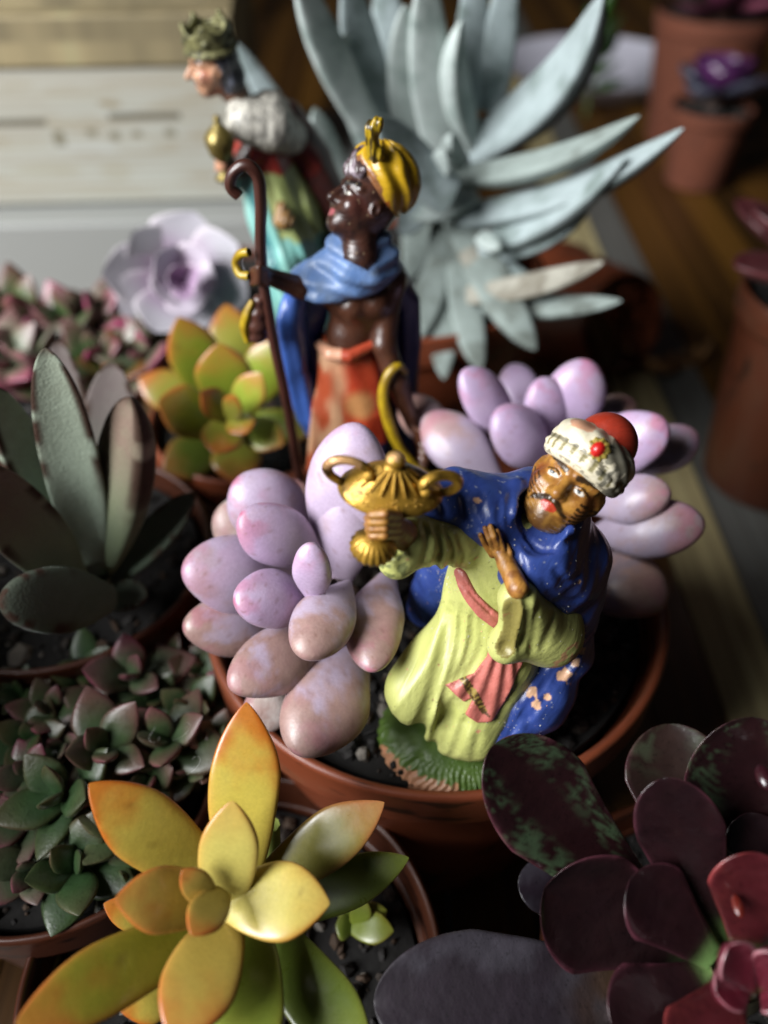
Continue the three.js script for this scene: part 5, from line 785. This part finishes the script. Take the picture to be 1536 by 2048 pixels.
{ // ---------------------------------------------------------------- crowned figurine at the back
  const O = V(-0.02, 0.083, -0.232), L = local(O);
  const K = thing('crowned_figurine', 'painted figurine in crown, white fur collar and teal robe standing at the back', 'figurine', O, 'painted figurines among the succulents');
  const W = (a) => V(a[0], a[1], a[2]).multiplyScalar(0.001);
  const top = L(520, 300, -234), mid = L(570, 440, -233), low = L(610, 580, -232), foot = L(640, 700, -231), armE = L(468, 360, -228), hand = L(452, 322, -222), kn = L(575, 520, -224);
  const robe = (x, y, z) => { let d = sCap(x, y, z, top, mid, 7.6, 10); d = smin(d, sCap(x, y, z, mid, low, 9.6, 10.5), 4); d = smin(d, sCap(x, y, z, low, foot, 10.5, 11), 4); d = smin(d, sCap(x, y, z, mid, kn, 6, 6), 3); return d + 0.55 * Math.sin(x * 0.95 + y * 0.34 + Math.sin(y * 0.17)) + 0.2 * Math.sin(x * 2.2 + y * 0.8); };
  part('robe', nets(robe, [-32, -2, -20], [24, 92, 22], 0.5, (x, y, z) => { const n = fbm(x * 0.2, y * 0.12, z * 0.2, 3), u = x + y * 0.3; let c = mix3(C('#5fa19c'), C('#8fc0b4'), n); const b = Math.sin(u * 0.55 + 2.4); if (b > 0.55) c = mix3(c, C('#2f6a70'), 0.85); if (y > 59 + 3 * n) c = C('#8c2a20'); else if (y > 40 + 6 * n && u > 3) c = mix3(C('#8f9c58'), C('#a8b07a'), n); return worn(c, x, y, z, 0.14, 0.03); }), PAINT, K);
  const L8 = { a: L(560, 300, -236), b: L(610, 320, -236) };
  const mt = [L(565, 240, -240), L(625, 320, -241), L(668, 430, -239), L(690, 540, -238), L(700, 680, -237)];
  part('cloak', nets((x, y, z) => sPath(x, y, z, mt, [6, 6, 6.4, 6.6, 7]) + 0.3 * Math.sin(y * 0.7 + x), [-24, -2, -24], [28, 100, 16], 0.6, (x, y, z) => worn(sPath(x, y, z, [L8.a, L8.b], [3, 3]) < 2 ? C('#7c2a22') : mix3(C('#2e1f1c'), C('#5a2a22'), noise(x * 0.3, y * 0.3, z * 0.3)), x, y, z, 0.12, 0.02)), PAINT, K);
  const fur = [L(476, 222, -229), L(495, 245, -226), L(540, 255, -228), L(575, 275, -233)], furB = [L(505, 218, -235), L(540, 225, -238), L(580, 270, -238)];
  part('fur_collar', nets((x, y, z) => { let d = sPath(x, y, z, fur, [3.0, 5.4, 6.2, 4.4]); d = smin(d, sPath(x, y, z, furB, [3.6, 5.8, 5.2]), 3); return d + 0.07 * Math.sin(x * 2.1 + y * 0.5 + 2 * Math.sin(y * 0.3)) + 0.3 * (noise(x * 1.5, y * 0.5, z * 1.5) - 0.5); }, [-34, 40, -20], [12, 104, 18], 0.5, (x, y, z) => mix3(C('#c6c2b6'), C('#8f8c84'), sstep(0.5, 0.7, noise(x * 1.5, y * 0.5, z * 1.5)))), MATT, K);
  const arm = (x, y, z) => { let d = sPath(x, y, z, [L9.a, armE, hand], [4.0, 3.2, 2.0]); d = smin(d, sEll(x, y, z, hand, 2.4, 2.2, 2.2), 0.6); for (const f of L9.f) d = smin(d, sPath(x, y, z, f, [0.9, 0.85, 0.7]), 0.3); return d; };
  const L9 = { a: L(510, 300, -229), f: [0, 1, 2, 3].map((k) => [L(462, 312 + k * 9, -220), L(446, 308 + k * 9, -218.5), L(434, 312 + k * 9, -221)]) };
  part('arm', nets(arm, [-40, 30, -6], [2, 92, 24], 0.5, (x, y, z) => (x < armE[0] + 0.5 && y > armE[1] + 2 ? C('#b58468') : x > armE[0] + 6 ? C('#8c2a20') : C('#3d2a24'))), PAINT, K);
  const hAt = onZ(418, 128, -0.2335).sub(O), ho = { nose: 1.12, beard: '#4a3a30', skin: '#c79a7c', skin2: '#b58464', lips: '#a0604e', blush: '#b8705c', neck: [0, -10, -6] }, fwd = V(-0.93, -0.12, 0.34).normalize(), hUp = V(-0.1, 0.98, 0.12).normalize();
  headFrame(part('head', nets(headField(ho), [-8, -12, -11], [8, 9.5, 8.5], 0.36, headPaint(ho)), PAINT, K), hAt, fwd, hUp).scale.setScalar(0.88);
  headFrame(part('hair', nets((x, y, z) => { const a = Math.atan2(x, z); let d = sEll(x, y, z, [0, 1.4, -3.4], 6.9, 6.6, 5.6); d = smin(d, sEll(x, y, z, [0, -4.6, -5.2], 6.8, 5.0, 4.6), 2); d = smax(d, z + 0.4 - 0.15 * y, 0.8); return d + 0.24 * Math.sin(a * 22 + 1.2 * Math.sin(y * 0.7)); }, [-9, -11, -12], [9, 9, 3], 0.36, (x, y, z) => mix3(C('#26272e'), C('#565a64'), sstep(0.5, 0.75, noise(x * 1.8, y * 0.5, z * 1.8)))), PAINT, K), hAt, fwd, hUp).scale.setScalar(0.88);
  headFrame(part('crown', nets((x, y, z) => { const a = Math.atan2(x, z + 1.6), r = Math.hypot(x, z + 1.6), h = 9.8 + 1.6 * Math.pow(Math.abs(Math.cos(a * 2.5)), 3); let d = smax(Math.abs(r - 6.2 - (y - 6) * 0.06) - 0.85, Math.abs(y - 3.5 - (h - 3.5) / 2) - (h - 3.5) / 2, 0.5); d = smin(d, Math.hypot(r - 7.3, y - 4.3) - 0.8, 0.5); d = smin(d, sEll(x, y, z, [0, 6.5, -1.6], 6, 3.4, 6), 0.6); for (let k = 0; k < 5; k++) { const b = (k * 6.283) / 5; d = smin(d, sSph(x, y, z, [Math.sin(b) * 6.9, 7.4, Math.cos(b) * 6.9 - 1.6], 1.1), 0.3); d = smin(d, sSph(x, y, z, [Math.sin(b) * 6.6, 11.5, Math.cos(b) * 6.5 - 1.6], 0.9), 0.4); } return d + 0.18 * (noise(x * 1.6, y * 1.6, z * 1.6) - 0.5); }, [-10, 2, -12], [10, 15, 9], 0.36, (x, y, z) => mix3(C('#76744c'), C('#2a2818'), sstep(0.42, 0.66, fbm(x * 0.9, y * 0.9, z * 0.9)))), phys({ roughness: 0.45, metalness: 0.3, bumpMap: T.fine, bumpScale: 0.0002 }), K), hAt, fwd, hUp).scale.setScalar(0.88);
  // covered cup in the hand, tassel on the robe
  const cup = new THREE.LatheGeometry([[0, -0.012], [0.0036, -0.012], [0.0032, -0.0108], [0.0012, -0.0095], [0.001, -0.006], [0.0042, -0.003], [0.0054, 0.001], [0.0056, 0.003], [0.004, 0.0055], [0.0016, 0.0075], [0.0012, 0.0085], [0.0016, 0.0098], [0, 0.011]].map(([x, y]) => new THREE.Vector2(x, y)), 40);
  recolor(cup, (x, y, z) => mix3(C('#8f7f45'), C('#4a3d1c'), noise(x * 900, y * 900, z * 900))); const cupM = part('covered_cup', cup, GOLD, K); cupM.position.copy(W(L(441, 292, -219))); cupM.scale.setScalar(0.72);
  const LT = { a: L(562, 412, -221), b: L(568, 440, -220) };
  part('tassel', nets((x, y, z) => sPath(x, y, z, [LT.a, LT.b], [1.4, 3.0]) + 0.3 * Math.sin(x * 4 + z * 2), [-24, 20, -4], [6, 80, 24], 0.4, (x, y, z) => mix3(C('#a8824e'), C('#6a4a26'), noise(x * 2, y, z * 2))), PAINT, K);
  part('base', nets((x, y, z) => smax(sEll(x, y, z, [-6, -2, 2], 16, 5, 12) + 0.4 * Math.sin(x * 2 + z), -y - 1.5, 0.3), [-26, -2, -14], [14, 6, 18], 0.7, (x, y, z) => mix3(C('#3f5a22'), C('#6a6a38'), noise(x, y, z))), MATT, K);
}
renderer.render(scene, camera);
